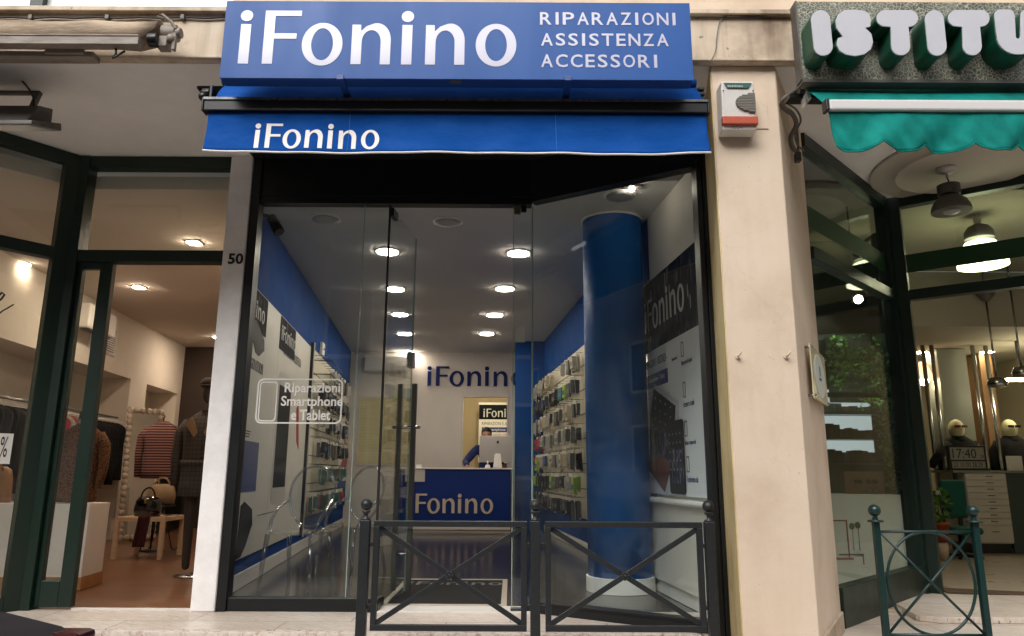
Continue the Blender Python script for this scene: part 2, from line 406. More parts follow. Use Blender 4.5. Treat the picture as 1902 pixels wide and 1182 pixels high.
def b_tile(nt, N, L, b):
    v = coords(N, L, (1, 1, 1), (0, 0, R(6.4))); br = node(N, 'ShaderNodeTexBrick', Scale=1.0); br.offset = 0; br.inputs['Brick Width'].default_value = .6; br.inputs['Row Height'].default_value = .6; br.inputs['Mortar Size'].default_value = .004
    br.inputs['Color1'].default_value = lin('#232120'); br.inputs['Color2'].default_value = lin('#272423'); br.inputs['Mortar'].default_value = lin('#242120'); L.new(v, br.inputs['Vector'])
    L.new(br.outputs['Color'], b.inputs['Base Color']); b.inputs['Roughness'].default_value = .16
M_DARKTILE = ramp_mat('dark floor tile', b_tile)
def b_leo(nt, N, L, b):
    v = coords(N, L, (1, .6, .8)); vo = node(N, 'ShaderNodeTexVoronoi', Scale=70.0); L.new(v, vo.inputs['Vector'])
    k = cramp(N, L, vo.outputs['Distance'], [(.30, '#0f0a07'), (.48, '#6e4424'), (.9, '#5e3a1e')])
    L.new(k, b.inputs['Base Color']); b.inputs['Roughness'].default_value = .95
M_LEO = ramp_mat('leopard knit', b_leo)
def stripes(name, a, c2, freq):
    def f(nt, N, L, b):
        v = coords(N, L); wv = node(N, 'ShaderNodeTexWave', bands_direction='Z', Scale=freq, Distortion=.6); L.new(v, wv.inputs['Vector'])
        L.new(cramp(N, L, wv.outputs['Fac'], [(.45, a), (.6, c2)]), b.inputs['Base Color']); b.inputs['Roughness'].default_value = .9
    return ramp_mat(name, f)
M_STRIPE = stripes('striped knit', '#3d1218', '#8c6860', 8.5)
def b_check(nt, N, L, b):
    v = coords(N, L); c = lin('#4b443e')
    w1 = node(N, 'ShaderNodeTexWave', bands_direction='Z', Scale=7.0, Distortion=.5); L.new(v, w1.inputs['Vector'])
    w2 = node(N, 'ShaderNodeTexWave', bands_direction='X', Scale=7.0, Distortion=.5); L.new(v, w2.inputs['Vector'])
    a = cramp(N, L, w1.outputs['Fac'], [(.93, '#ffffff'), (.97, '#c0b8b0')]); d = cramp(N, L, w2.outputs['Fac'], [(.93, '#ffffff'), (.97, '#c0b8b0')])
    L.new(mixc(N, L, 1.0, mixc(N, L, 1.0, c, a, 'MULTIPLY'), d, 'MULTIPLY'), b.inputs['Base Color']); b.inputs['Roughness'].default_value = .9
M_CHECK = ramp_mat('grey checked wool', b_check)
def b_photo(cols, sc):      # blurred picture printed on a poster
    def f(nt, N, L, b):
        v = coords(N, L, sc); n = node(N, 'ShaderNodeTexVoronoi', Scale=3.0); L.new(v, n.inputs['Vector'])
        n2 = node(N, 'ShaderNodeTexNoise', Scale=3.0, Detail=6.0); L.new(v, n2.inputs['Vector'])
        L.new(mixc(N, L, .35, cramp(N, L, n2.outputs['Fac'], [(.35, cols[0]), (.52, cols[1]), (.66, cols[2]), (.76, cols[3])]), n.outputs['Color'], 'MULTIPLY'), b.inputs['Base Color']); b.inputs['Roughness'].default_value = .7; b.inputs['Specular IOR Level'].default_value = .05
    return f
M_CITY = ramp_mat('printed night street', b_photo(('#0a0c14', '#15222f', '#4b4450', '#a06a68'), (2, 7, 2)))
M_LUNAR = ramp_mat('printed wallpaper', b_photo(('#1a1c28', '#3f3d55', '#8a8496', '#b09a98'), (3, 9, 3)))

M_SIGNBLUE = mat('sign blue', '#164f97', .42, spec=.3, var=.08, scale=1.6, stretch=(2.5, 1, .6))
M_SIGNBLUE_D = mat('sign return blue', '#1a3f82', .4)
M_ACRYL = mat('milky acrylic', '#bcbccd', .12, spec=.5)
M_AWN = mat('blue acrylic canvas', '#064c9c', .85, var=.16, scale=3.5, bump=.55, bscale=9, spec=.2, stretch=(1, 1, 2.2))
M_WHITE = mat('white paint', '#e4e1dc', .45)
M_OFFWHITE = mat('matt white board', '#d8d3ca', .5, var=.04, scale=2)
M_BLACKMET = mat('black aluminium', '#17181a', .35, metal=.2, var=.15, scale=5)
M_BLACKFR = mat('black shopfront frame', '#131516', .4, spec=.4, var=.1, scale=3)
M_IRON = mat('dark grey wrought iron paint', '#1e2124', .42, var=.35, scale=22, bump=.3, bscale=70)
M_GREENIRON = mat('green wrought iron paint', '#0b2c2b', .35, var=.2, scale=14)
M_DKGREEN = mat('dark green frame', '#0a2219', .4, var=.12, scale=3)
M_CHROME = mat('brushed steel', '#a9aaa8', .25, metal=1.0)
M_DKSTEEL = mat('satin steel bar', '#6d6c68', .3, metal=.9)
M_TEAL = mat('teal canvas', '#047d74', .85, var=.3, scale=4.2, dark='#0a6159', bump=.8, bscale=8, spec=.2, stretch=(1, 1, .8))
M_GREENRET = mat('green letter return', '#0b4a35', .4)
M_LETTER = mat('pale letter face', '#b9b9bf', .35, var=.04)
M_ALU = mat('white aluminium bar', '#cfccca', .3)
M_PLASTIC = mat('aged white plastic', '#cfcac4', .5, var=.06, scale=9)
M_RED = mat('faded red lens', '#b04a30', .4, var=.1, scale=12)
M_RUB = mat('black rubber', '#141414', .7)
M_DIRTY = mat('dirty beige canvas', '#a3907a', .85, var=.42, scale=3.0, bump=.4, bscale=30, stretch=(.7, 2, 2.5), dark='#6b5a4a')
M_DIRTYM = mat('grimy painted metal', '#8e8378', .6, var=.35, scale=6, stretch=(.8, 2, 3))
M_GREY = mat('grey painted steel', '#5e5b56', .5, metal=.3, var=.2)
M_CABLE = mat('dark cable', '#2c2926', .6)
M_BLUEWALL = mat('blue wall paint', '#0f4488', .8, var=.05, scale=2, spec=.12)
M_COLBLUE = mat('blue column paint', '#1464b4', .6, var=.05, scale=7, bump=.05, bscale=25, spec=.15)
M_NAVY = mat('navy laminate', '#0c2f78', .35)
M_NAVYTXT = mat('navy letter', '#0a2060', .6, spec=.2)
M_INTCEIL = mat('interior ceiling paint', '#c9c7c4', .9)
M_INTWALL = mat('cream wall paint', '#dad4ca', .85, var=.04, scale=2)
M_PRODPANEL = mat('cream slatwall', '#d6ceb9', .6)
M_BLACK = mat('black plastic', '#0c0c0d', .3)
M_SCREEN = mat('dark phone screen', '#0c0e13', .5, spec=.1)
M_TXT = mat('dark print', '#2a2a38', .6)
M_NUM = mat('black number', '#101010', .5)
M_PRINTGREY = mat('pale print grey', '#b5b3b0', .5)
M_REDPR = mat('red print', '#a32024', .5)
M_LIGHT = mat('lit lamp lens', '#fff1dd', .5, emis=56, ecol='#ffeedb')
M_LIGHTW = mat('lit warm halogen', '#ffe0b0', .5, emis=330, ecol='#ffe6ca')
M_LIGHTG = mat('lit pale lamp', '#fff6d8', .5, emis=30, ecol='#fff2cc')
M_UNLIT = mat('switched off lamp lens', '#9b9b9b', .4)
M_PEACHI = mat('warm plaster wall', '#ddd3c6', .9, var=.03)
M_BROWN = mat('brown ceiling paint', '#d0c4b8', .9)
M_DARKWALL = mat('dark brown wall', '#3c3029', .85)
M_BIRCH = mat('birch laminate', '#c9b093', .45, var=.08, scale=3, stretch=(1, 1, 8))
M_SKINB = mat('skin', '#a8795d', .5, var=.05)
M_HAIR = mat('black hair', '#0b0908', .5)
M_SHIRT = mat('navy shirt', '#14275a', .85, var=.2, scale=30)
M_IMAC = mat('satin aluminium case', '#a8a5a1', .35, metal=.6)
M_PLINTH = mat('white painted plinth', '#ddd3c8', .6, var=.03)
M_BLKCLOTH = mat('black cloth', '#0d0b0c', .95, var=.3, scale=20)
M_LEATHER = mat('black patent leather', '#090808', .12, coat=.6)
M_TAN = mat('tan leather', '#9a6a42', .4, var=.15)
M_MAROON = mat('maroon wool', '#3a0c15', .95)
M_BUST = mat('pale mannequin', '#d8d2a6', .5)
M_LEAF = mat('leaf green', '#557f30', .5, var=.7, scale=9, dark='#16300f')
M_TERRA = mat('terracotta', '#a04a28', .8)
M_DIMGR = mat('dim green wall', '#1b2823', .7)
M_BEIGEI = mat('beige interior wall', '#a39a80', .9)
M_GREYCOL = mat('grey laminate', '#8a8c80', .5)
M_LED = mat('grey clock display', '#9a9a8e', .3)
M_TEALP = mat('teal upholstery', '#06564c', .8)
M_GLASS = glass('shop glass')
M_GLASSD = glass('tinted glass', (.90, .95, .92), .03)
M_GHOST = glass('clear acrylic', (.80, .82, .84), .16, .05, 3)
M_GHOST2 = glass('clear acrylic sheet', (.95, .96, .96), .05, .02)
M_GLEDGE = mat('polished glass edge', '#9fb5ac', .08, spec=.9)
M_MIRROR = mat('mirror', '#c4c4c0', .03, metal=1.0)
M_CLEARBAG = mat('clear blister', '#a9a7a1', .15)
M_ASPH = mat('asphalt', '#5a5a5c', .9, var=.3, scale=40, bump=.5, bscale=200)

# ------------------------------------------------------------ ground
XL = lambda y: -2.40 - .1124 * (y - 6)       # phone shop, left wall
XR = lambda y: 1.4885 - .105 * (y - 6)       # phone shop, right wall
XW = lambda y: -5.6 - .113 * (y - 6)         # clothes shop, left wall
struct('road', MB().box(-30, 30, -7, 3.1, -.5, -.32), M_ASPH, 'grey asphalt street in front of the shops')
struct('far_pavement', MB().box(-30, 30, -10, -7, -.5, -.2), M_MARBLE, 'pavement on the other side of the street')
struct('kerb', MB().box(-30, 30, 3.1, 3.3, -.5, -.135), M_KERB, 'stone kerb at the street', .01)
struct('sidewalk', MB().box(-30, 30, 3.3, 5.30, -.5, -.13), M_MARBLE, 'lower stone pavement in front of the raised marble step')
mb = MB().zpoly([(-9, 5.29), (1.3, 5.29), (1.3, 4.2), (9, 4.2), (9, 6.02), (-9, 6.02)], -.4, 0)
struct('marble_floor', mb, M_MARBLE, 'veined pale marble floor along the shop windows')
struct('step_edge', MB().box(-9, 1.29, 5.23, 5.288, -.13, -.004), M_KERB, 'chipped stone edge of the raised marble floor', .006)
struct('wood_floor', MB().box(-12, XL(6) - .1, 6.022, 18, -.3, -.004), M_WOODFLOOR, 'glossy brown laminate floor inside the clothes shop')
struct('dark_floor', MB().zpoly([(-2.33, 6.022), (1.6, 6.022), (.2, 18.5), (-4.3, 18.5)], -.3, -.003), M_DARKTILE, 'dark tiled floor inside the phone shop')
struct('beige_floor', MB().zpoly([(1.9, 6.03), (9, 6.03), (9, 16), (1.9, 16)], -.3, .03), mat('beige floor', '#a89a86', .3, var=.1, scale=3), 'pale beige floor inside the eyewear shop')
mb = MB().zpoly([(3.0, 5.72), (3.12, 5.62), (9, 5.62), (9, 6.2), (3.55, 6.7), (3.1, 6.2)], .001, .045)
struct('doorstep', mb, M_MARBLE, 'thin marble doorstep before the eyewear shop', .006)

# ------------------------------------------------------------ the building
B = thing('building', 'beige rendered building with peach pillar over the three shops', 'building', (0, 4.4, 0))
mb = MB().box(-12, 9, 4.4, 4.46, 3.756, 4.09); part('beam', mb, M_BEAM, B, .006)
mb = MB().box(-12, 9, 4.36, 4.6, 4.091, 4.125).box(-12, 9, 4.385, 4.399, 3.756, 3.775); part('cornice', mb, M_BEAM, B, .004)
mb = MB().box(-1.95, 9, 4.47, 4.8, 4.126, 9); part('upper_wall', mb, M_PEACH, B)
mb = MB().box(-12, 9, 4.462, 6.6, 3.757, 3.95); part('soffit', mb, M_SOFFIT, B)
part('dark_soffit', MB().box(-2.267, 1.33, 4.75, 5.94, 3.738, 3.7565), mat('black soffit board', '#131415', .5), B)
mb = MB().box(-12, -1.951, 4.62, 4.65, 4.126, 7)
wn = part('window', MB().box(-12, -1.955, 4.6, 4.64, 4.126, 6.2), mat('window white with sky reflection', '#f2f2f2', .08, spec=1.0, coat=1.0), B)  # white base colour stands for bright sky reflected in the glass
a = P(72, 10, 4.58)
part('window_frame', MB().box(a.x - .045, a.x + .045, 4.55, 4.599, 4.126, 6.2), M_DKGREEN, wn)
mb = MB().zpoly([(1.335, 4.45), (1.77, 4.45), (2.29, 5.35), (2.32, 5.62), (1.50, 5.62), (1.475, 5.2)], 0, 3.754)
pil = part('pillar', mb, M_PEACH, B, .008)
part('reveal', MB().zpoly([(1.330, 4.458), (1.337, 4.458), (1.478, 5.2), (1.47, 5.2)], 0, 3.752), M_YELLOW, pil)
mb = MB().zpoly([(1.318, 4.43), (1.782, 4.43), (2.3, 5.33), (2.285, 5.36), (1.765, 4.452), (1.33, 4.452)], 0, .13)
part('plinth', mb, mat('grey stone plinth', '#b9a690', .8, var=.25, scale=5, bump=.4), pil, .006)
for hx in (1370, 1460):
    q = P(hx, 662, 4.445)
    mb = MB().tube([q, q + Vector((0, -.035, 0)), q + Vector((.008, -.045, .012)), q + Vector((.012, -.045, .03))], .005).cyl(q, q + Vector((0, -.006, 0)), .016)
    part('hook', mb, M_PEACH, pil)
post = part('pier', MB().box(-2.459, -2.268, 5.915, 6.2, 0, 3.756), M_WHITEPOST, B, .012)
fp = FY(5.913); a = fp.px(423, 491); b_ = fp.px(453, 471)
text('50', fp, a[0], a[1], b_[0] - a[0], b_[1] - a[1], M_NUM, post, name='house_number', bold=.03)
struct('wall', MB().zpoly([(-2.445, 6.2), (XL(6.2), 6.2), (XL(16), 16), (XL(16) - .1, 16)], 0, 3.7), M_OFFWHITE, 'partition wall on the left of the phone shop')

# opposite side of the street, seen only as reflection in the glass
OB = thing('opposite_building', 'long beige building with shuttered windows across the street', 'building', (0, -10, 0))
part('wall', MB().box(-70, 70, -16, -10, -.2, 12.2), mat('ochre plaster', '#857a6c', .9, var=.2, scale=.8), OB)
for i in range(14):
    for j, zz in enumerate((1.0, 4.6)):
        x = -40 + i * 5
        part('window', MB().box(x - .65, x + .65, -10.0, -9.93, zz, zz + 2.0), M_SCREEN, OB)
        [part('surround', MB().box(x + a, x + b_, -9.999, -9.88, zz + c_, zz + d_), M_OFFWHITE, OB) for a, b_, c_, d_ in ((-.72, .72, 2.02, 2.12), (-.72, .72, -.14, -.02), (-.75, -.66, -.0, 2.0), (.66, .75, 0, 2.0))]
    [part('shutter', MB().box(x + a, x + a + .67, -10.0, -9.9, zz - .05, zz + 2.05), mat('grey shutter', '#7d8078', .6), OB) for a in (-1.35, .68)]

# ------------------------------------------------------------ phone shop interior
struct('ceiling', MB().zpoly([(XL(6.05) - .1, 6.06), (XR(6.05) + .1, 6.06), (1.6, 5.3), (1.8, 5.3), (XR(16) + .2, 17), (XL(16) - .2, 17)], 3.6, 3.72), M_INTCEIL, 'plain white ceiling of the phone shop')
FL = Fr((XL(6), 6, 0), (-.1124, 1, 0))                 # left wall, seen facing left
FR_ = Fr((XR(16), 16, 0), (.105, -1, 0))               # right wall, seen facing right
YB = 15.46
FBK = FY(YB)
mb = MB().fbox(FL, .15, 9.6, 0, 3.6, -.05, 0)
struct('wall', mb, M_OFFWHITE, 'pale left wall of the phone shop')
struct('wall', MB().fbox(FR_, -.2, 10.75, 0, 3.6, -.12, 0), M_OFFWHITE, 'pale right wall of the phone shop')
# back wall with an opening
oL, oB = FBK.px(858, 868); oR, oT = FBK.px(942, 738)
mb = MB().box(-4, oL, YB, YB + .12, 0, 3.6).box(oR, 1.2, YB, YB + .12, 0, 3.6).box(oL, oR, YB, YB + .12, 0, .9).box(oL, oR, YB, YB + .12, oT, 3.6)
struct('wall', mb, M_INTWALL, 'cream back wall of the phone shop with a serving hatch')
struct('wall', MB().box(-2.5, 1.2, 17.9, 18, 0, 3.6).box(-2.5, -2.4, YB + .12, 17.9, 0, 3.6).box(1.1, 1.2, YB + .12, 17.9, 0, 3.6), mat('yellowish wall', '#a8977a', .9), 'yellowish room behind the serving hatch')
struct('ceiling', MB().box(-2.5, 1.2, YB + .12, 18, 3.4, 3.5), M_INTCEIL, 'ceiling of the back room')
q = Vector((-.6, 16.4, 3.4)); T = thing('panel_light', 'lit ceiling panel of the back room', 'ceiling light', q); part('lens', MB().box(-.9, -.3, 16.2, 16.6, 3.38, 3.395), M_LIGHTG, T); part('frame', MB().box(-.92, -.28, 16.18, 16.62, 3.3955, 3.399), M_WHITE, T)
t_ = thing('hatch_frame', 'thin pale frame around the serving hatch behind the counter', 'frame', (oL, YB, .9))
part('surround', MB().box(oL - .03, oL, YB - .02, YB - .001, .9, oT + .03).box(oR, oR + .03, YB - .02, YB - .001, .9, oT + .03).box(oL, oR, YB - .02, YB - .001, oT, oT + .03), M_PLASTIC, t_)
# blue pier before the back wall
pl, _ = FY(14.1).px(957, 800)
struct('wall', MB().box(pl, XR(14.1) + .02, 14.1, YB - .003, 0, 3.599), M_BLUEWALL, 'blue pier at the right of the counter')
# blue bands of the left wall
struct('wall_band', MB().fbox(FL, .16, 9.55, 2.80, 3.598, .001, .006), M_BLUEWALL, 'blue painted band along the top of the left wall')
struct('wall_band', MB().fbox(FL, .16, 9.55, .1, .42, .001, .006), M_BLUEWALL, 'blue painted band above the left skirting')
struct('skirting', MB().fbox(FL, .16, 9.55, .0, .14, .0065, .022), M_WHITE, 'white skirting board of the left wall', .003)
struct('skirting', MB().fbox(FR_, .3, 10.3, .0, .12, .0015, .02), M_WHITE, 'white skirting board of the right wall', .003)
# blue band on the right wall behind the products
struct('wall_band', MB().fbox(FR_, 1.9, 9.0, .14, 3.598, .001, .006), M_BLUEWALL, 'blue painted right wall around the product display')

# rounded blue column
K = thing('round_column', 'rounded royal blue column with white base beside the right window', 'column', (1.02, 7.1, 0))
mb = MB().lathe((1.02, 7.1, 0), [(.30, .135), (.30, 3.58)], 48); part('shaft', mb, M_COLBLUE, K)
mb = MB().lathe((1.02, 7.1, 0), [(.318, 0), (.318, .13), (.302, .134)], 48, smooth=False)
part('base', mb, M_WHITE, K)
part('capital_strip', MB().lathe((1.02, 7.1, 0), [(.315, 3.575), (.315, 3.599)], 48), M_WHITE, K)

# left wall posters
def fpl(fr, pts): return [fr.px(x, y) for x, y in pts]
s_a = .17; s_b = FL.px(496, 900)[0]; s_c = FL.px(566, 900)[0]
T = thing('poster', 'tall white wall poster nearest the left window with dark phone and blue box', 'poster', FL.at(s_a, .27, .01))
part('board', MB().fbox(FL, s_a, s_b - .01, .27, 2.79, .007, .022), M_OFFWHITE, T, .002)
part('header_picture', MB().fbox(FL, FL.px(463, 560)[0], FL.px(494, 560)[0], FL.px(470, 612)[1], 2.78, .023, .026), M_CITY, T)
g = FL.off(.027)
ifonino(g, FL.px(466, 560)[0] - .4, FL.px(470, 590)[1], .17, 0, .002, M_PRINTGREY, T, 'lettering')
mb = MB().fpoly(FL, fpl(FL, [(466, 596), (471, 594), (486, 632), (486, 652), (476, 662), (470, 655), (463, 625)]), .023, .027); part('phone_picture', mb, M_SCREEN, T)
ptext('MAGGIOR AUTONOMIA', FL, 455, 668, 484, 690, M_TXT, T, d=.024)
part('blue_picture', MB().fbox(FL, FL.px(445, 870)[0], FL.px(473, 870)[0], FL.px(460, 913)[1], FL.px(460, 820)[1], .023, .026), M_NAVY, T)
for k in range(3): part('print_line', MB().fbox(FL, FL.px(451, 800)[0], FL.px(461 - k, 800)[0], FL.px(455, 800 + 5 * k)[1], FL.px(455, 802 + 5 * k)[1], .023, .025), M_TXT, T)
mb = MB().fpoly(FL, fpl(FL, [(442, 940), (449, 932), (463, 946), (463, 975), (450, 1015), (441, 1035), (432, 1040)]), .023, .027); part('tablet_picture', mb, M_SCREEN, T)
T = thing('poster', 'white wall poster with picture header and one tall phone', 'poster', FL.at(s_b, .27, .01))
part('board', MB().fbox(FL, s_b, s_c, .27, 2.79, .007, .022), M_OFFWHITE, T, .002)
part('header_picture', MB().fbox(FL, FL.px(516, 620)[0], FL.px(546, 620)[0], FL.px(530, 660)[1], 2.78, .023, .026), M_CITY, T)
ifonino(g, FL.px(519, 620)[0], FL.px(530, 641)[1], .17, 0, .002, M_PRINTGREY, T, 'lettering', sx=.98)
ptext('RIPARAZIONI E ASSISTENZA', FL, 522, 655, 556, 672, M_TXT, T, d=.024)
a0, a1 = FL.px(507, 800)[0], FL.px(533, 800)[0]; z0, z1 = FL.px(520, 932)[1], FL.px(520, 690)[1]
ph = part('phone_picture', MB().fpoly(FL, rrect(a0, a1, z0, z1, .12), .023, .026), mat('phone body print', '#c9c4bd', .3), T)
part('screen_picture', MB().fbox(FL, a0 + .06, a1 - .05, z0 + .17, z1 - .16, .0265, .028), M_SCREEN, ph)
part('print_line', MB().fbox(FL, FL.px(470, 1000)[0], FL.px(508, 1000)[0], .62, .626, .023, .025), M_TXT, T)
part('red_picture', MB().fpoly(FL, fpl(FL, [(547, 760), (551, 748), (551, 835), (547, 822)]), .023, .026), M_REDPR, T)

# package prototypes
PK = {}
def pack_mesh(nm, card, body, wd=.075, hh=.17, th=.035):
    mb = MB().box(-.0015, .0015, -wd / 2, wd / 2, -hh, 0)
    me = mesh_of(nm, mb, [card, body])
    bm = bmesh.new(); bm.from_mesh(me)
    k = bmesh.ops.create_cube(bm, size=1, matrix=Matrix.Translation((.0015 + th / 2, 0, -hh * .55)) @ Matrix.Diagonal((th, wd * .8, hh * .7, 1)))
    fs = {f for v in k['verts'] for f in v.link_faces}
    for f in fs: f.material_index = 1
    bmesh.ops.bevel(bm, geom=list({e for f in fs for e in f.edges}), offset=.004, segments=1, affect='EDGES', material=1)
    me.materials.append(LABM[len(nm) % 4]); me.materials.append(cw0)
    for (x0_, x1_, y0_, y1_, z0_, z1_, mi) in ((.0015, th + .006, -wd * .3, wd * .34, -hh * .72, -hh * .5, 2), (-.003, .0045, -wd / 2 - .001, wd / 2 + .001, -hh * .16, .001, 3)):
        k = bmesh.ops.create_cube(bm, size=1, matrix=Matrix.Translation(((x0_ + x1_) / 2, (y0_ + y1_) / 2, (z0_ + z1_) / 2)) @ Matrix.Diagonal((x1_ - x0_, y1_ - y0_, z1_ - z0_, 1)))
        for f in {f for v in k['verts'] for f in v.link_faces}: f.material_index = mi
    bm.to_mesh(me); bm.free(); return me
LABM = [mat('label blue', '#3b5f8f', .5), mat('label grey', '#6c6b66', .5), mat('label orange', '#a8673a', .5), mat('label dark', '#26282c', .5)]; cw0 = mat('hang card', '#cfcabd', .5)
cw = mat('white card', '#d9d4c6', .5); ck = mat('black card', '#1a1a1e', .4); cg = mat('green card', '#8fae3a', .5); cr = mat('red card', '#a12a33', .45)
cp = mat('pink case', '#9c3148', .4); ct = mat('dark teal case', '#1d5a4c', .4); cy = mat('smoky case', '#55524e', .3); cb = mat('blue case', '#27406c', .4); cn = mat('beige case', '#b3a892', .4)
DEF = {'white': (cw, M_CLEARBAG), 'beige': (cw, cn), 'black': (ck, ck), 'smoky': (cw, cy), 'red': (cr, cr), 'lime': (cg, cg), 'teal': (cw, ct), 'blue': (cw, cb), 'half': (cw, ck)}
for k, (a, b) in DEF.items():
    PK[k] = [pack_mesh('package_' + k, a, b, .12, .28, .05), pack_mesh('package_' + k, a, b, .14, .25, .06)]
rows_w = ['top', 'second', 'third', 'fourth', 'fifth', 'sixth', 'lowest']
def display(name, label, fr, s0, s1, z0, z1, rows, cols, pal, panel, grp, side, d0=.03, skip=()):
    T = thing(name, label, 'display rack', fr.at(s0, z0, 0))
    part('back_panel', MB().fbox(fr, s0, s1, z0, z1, .007, d0), panel, T)
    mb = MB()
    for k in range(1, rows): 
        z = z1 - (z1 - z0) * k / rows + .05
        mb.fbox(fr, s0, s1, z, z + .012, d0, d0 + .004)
    part('slot_shade_strip', mb, mat('slot shadow grey', '#4a463f', .7), T)  # raised strips, the shade of the slots put into their dark colour
    for r in range(rows):
        z = z1 - .10 - (z1 - z0 - .05) * r / rows
        for c in range(cols):
            if (r, c) in skip: continue
            s = s0 + (s1 - s0) * (c + .5 + random.uniform(-.12, .12)) / cols
            tp = fr.at(s, z, d0 + .16)
            o = link('hook', HOOK, T)
            Mx = Matrix((( *fr.n, 0), (*fr.u, 0), (*fr.v, 0), (0, 0, 0, 1))).transposed()
            o.matrix_parent_inverse = Matrix.Identity(4); o.location = (fr.at(s, z, d0) - T.location); o.rotation_euler = Mx.to_euler()
            kk = pal(r, c, cols) if random.random() > .07 else None
            if kk is None: continue
            me = random.choice(PK[kk])
            for dd in ((.135, .065) if side == 'R' else (.135, .07)):
                p = link('accessory_package', me)
                p.rotation_euler = (R(random.uniform(-3, 3)), R(random.uniform(-4, 4)), math.atan2(fr.n.y, fr.n.x) + R(random.uniform(-20, 20)))
                p.location = fr.at(s, z - .012, d0 + dd + random.uniform(-.015, .015)); sc = random.uniform(.8, 1.18); p.scale = (random.uniform(.7, 1.2), random.uniform(.85, 1.2), sc)
                nm = {'white': 'clear blister', 'beige': 'beige', 'black': 'black', 'smoky': 'smoky grey', 'red': 'red', 'lime': 'lime green', 'teal': 'dark teal', 'blue': 'blue', 'half': 'black and white'}[kk]
                tag(p, '%s accessory package hanging in the %s row of the %s wall display' % (nm, rows_w[r if rows > 5 else r], 'right' if side == 'R' else 'left'), 'package', grp)
    return T
HOOK = mesh_of('hook', MB().tube([(0, 0, 0), (.19, 0, 0), (.2, 0, .012)], .003, 5), M_BLACKMET)
sR0 = FR_.px(1002, 720)[0]; sR1 = FR_.px(1092, 720)[0]
random.seed(3)
def palR(r, c, n):
    f = c / n
    if r == 0: return None if .55 < f < .75 else ('smoky' if f > .75 and c % 2 else random.choice(['white', 'beige', 'white']))
    if r == 1: return random.choice(['black', 'half', 'red'] if f < .4 else ['black', 'half'] if f < .7 else ['teal', 'smoky', 'lime'])
    if r == 2: return random.choice(['white', 'beige'] if f < .5 else ['smoky', 'white', 'black', 'beige'])
    if r == 3: return 'red' if f < .3 else random.choice(['white', 'beige', 'red', 'smoky'])
    if r == 4: return ('lime' if c % 2 else 'red') if f < .25 else random.choice(['blue', 'beige', 'white', 'smoky', 'black'])
    if r == 5: return 'lime' if f < .2 else random.choice(['black', 'smoky', 'white', 'lime', 'black'])
    return random.choice(['black', 'smoky'])
display('display_rack', 'cream slatted wall rack of hanging accessories behind the blue column', FR_, sR0, sR1, .45, 2.84, 7, 15, palR, M_PRODPANEL, 'accessory packages on the right display', 'R')
sl0, sl1 = FL.px(569, 760)[0], FL.px(627, 760)[0]
def palL(r, c, n):
    f = c / n
    if r == 0: return None if f < .35 else random.choice(['white', 'smoky'])
    if r == 1: return random.choice(['black', 'half', 'smoky']) if f > .05 else None
    if r == 2: return None if f < .1 else random.choice(['black', 'half', 'white'])
    if r == 3: return None if f < .1 else random.choice(['half', 'smoky', 'black'])
    if r == 4: return random.choice(['black', 'teal', 'smoky']) if f > .15 else None
    return random.choice(['red', 'white', 'teal', 'black'])
display('display_rack', 'cream slatted wall rack on the left behind the clear chairs', FL, sl0, sl1, .45, 2.80, 6, 13, palL, M_PRODPANEL, 'accessory packages on the left display', 'L')
T = thing('rack_post', 'slim dark metal upright at the near end of the left rack', 'post', FL.at(sl0, 0, 0))
part('post', MB().fbox(FL, sl0 - .07, sl0 - .045, .2, 2.86, .02, .06), M_BLACKMET, T); part('edge_strip', MB().fbox(FL, sl0 - .043, sl0 - .012, .2, 2.86, .02, .07), M_PLASTIC, T)
# clear brochure shelf at the top of the left rack
q = FL.px(600, 690)
T = thing('sign_bracket', 'dark shelf bracket frame at the top of the left rack', 'bracket', FL.at(sl0, 2.4, 0))
mb = MB()
for z in (2.62, 2.42): mb.tube([FL.at(sl0 + .05, z, .03), FL.at(sl0 + .05, z, .30), FL.at(sl0 + 1.4, z, .30)], .008, 5)
part('rail', mb, M_BLACKMET, T)
q = FL.px(594, 650)
T = thing('wall_sensor', 'small white alarm sensor on the blue band above the left rack', 'sensor', FL.at(q[0], 2.85, 0))
part('housing', MB().fbox(FL, q[0] - .10, q[0] + .12, 2.82, 3.02, .01, .06), M_WHITE, T, .01); part('lens', MB().ball(FL.at(q[0], 2.92, .062), .02, 10), M_UNLIT, T)

# vertical banner with red leaf
s0, s1 = FL.px(629, 800)[0], FL.px(653, 800)[0]
T = thing('banner', 'narrow white banner with upright coloured lettering and a red leaf', 'banner', FL.at(s0, .4, 0))
part('board', MB().fbox(FL, s0, 9.5, .4, 2.79, .01, .03), M_OFFWHITE, T)
a = FL.px(637, 829); b_ = FL.px(657, 757); c_ = FL.px(656, 829)
cols = [mat('orange print', '#9c5a2a', .5), mat('olive print', '#5c5a2c', .5), M_TXT, M_TXT, M_TXT, M_TXT, M_TXT]
zz = FL.px(647, 828)[1]; zt = FL.px(652, 756)[1]
sa, sb_ = FL.px(638, 790)[0], FL.px(655, 790)[0]
for k, ch in enumerate('EMOTION'):
    text(ch, FL, sa, zz + (zt - zz) * k / 7, sb_ - sa, (zt - zz) / 7 * .82, cols[k], T, d=.032, rot=90)
text('ZONE', FL, FL.px(652, 750)[0], FL.px(655, 757)[1], .35, .24, M_REDPR, T, d=.032, rot=90)
leaf = [(631, 882), (630, 862), (637, 845), (651, 834), (650, 860), (647, 876), (640, 886)]
lf = part('leaf_mark', MB().fpoly(FL, fpl(FL, leaf), .031, .034), M_REDPR, T)
a = FL.px(640, 868); rr = .10
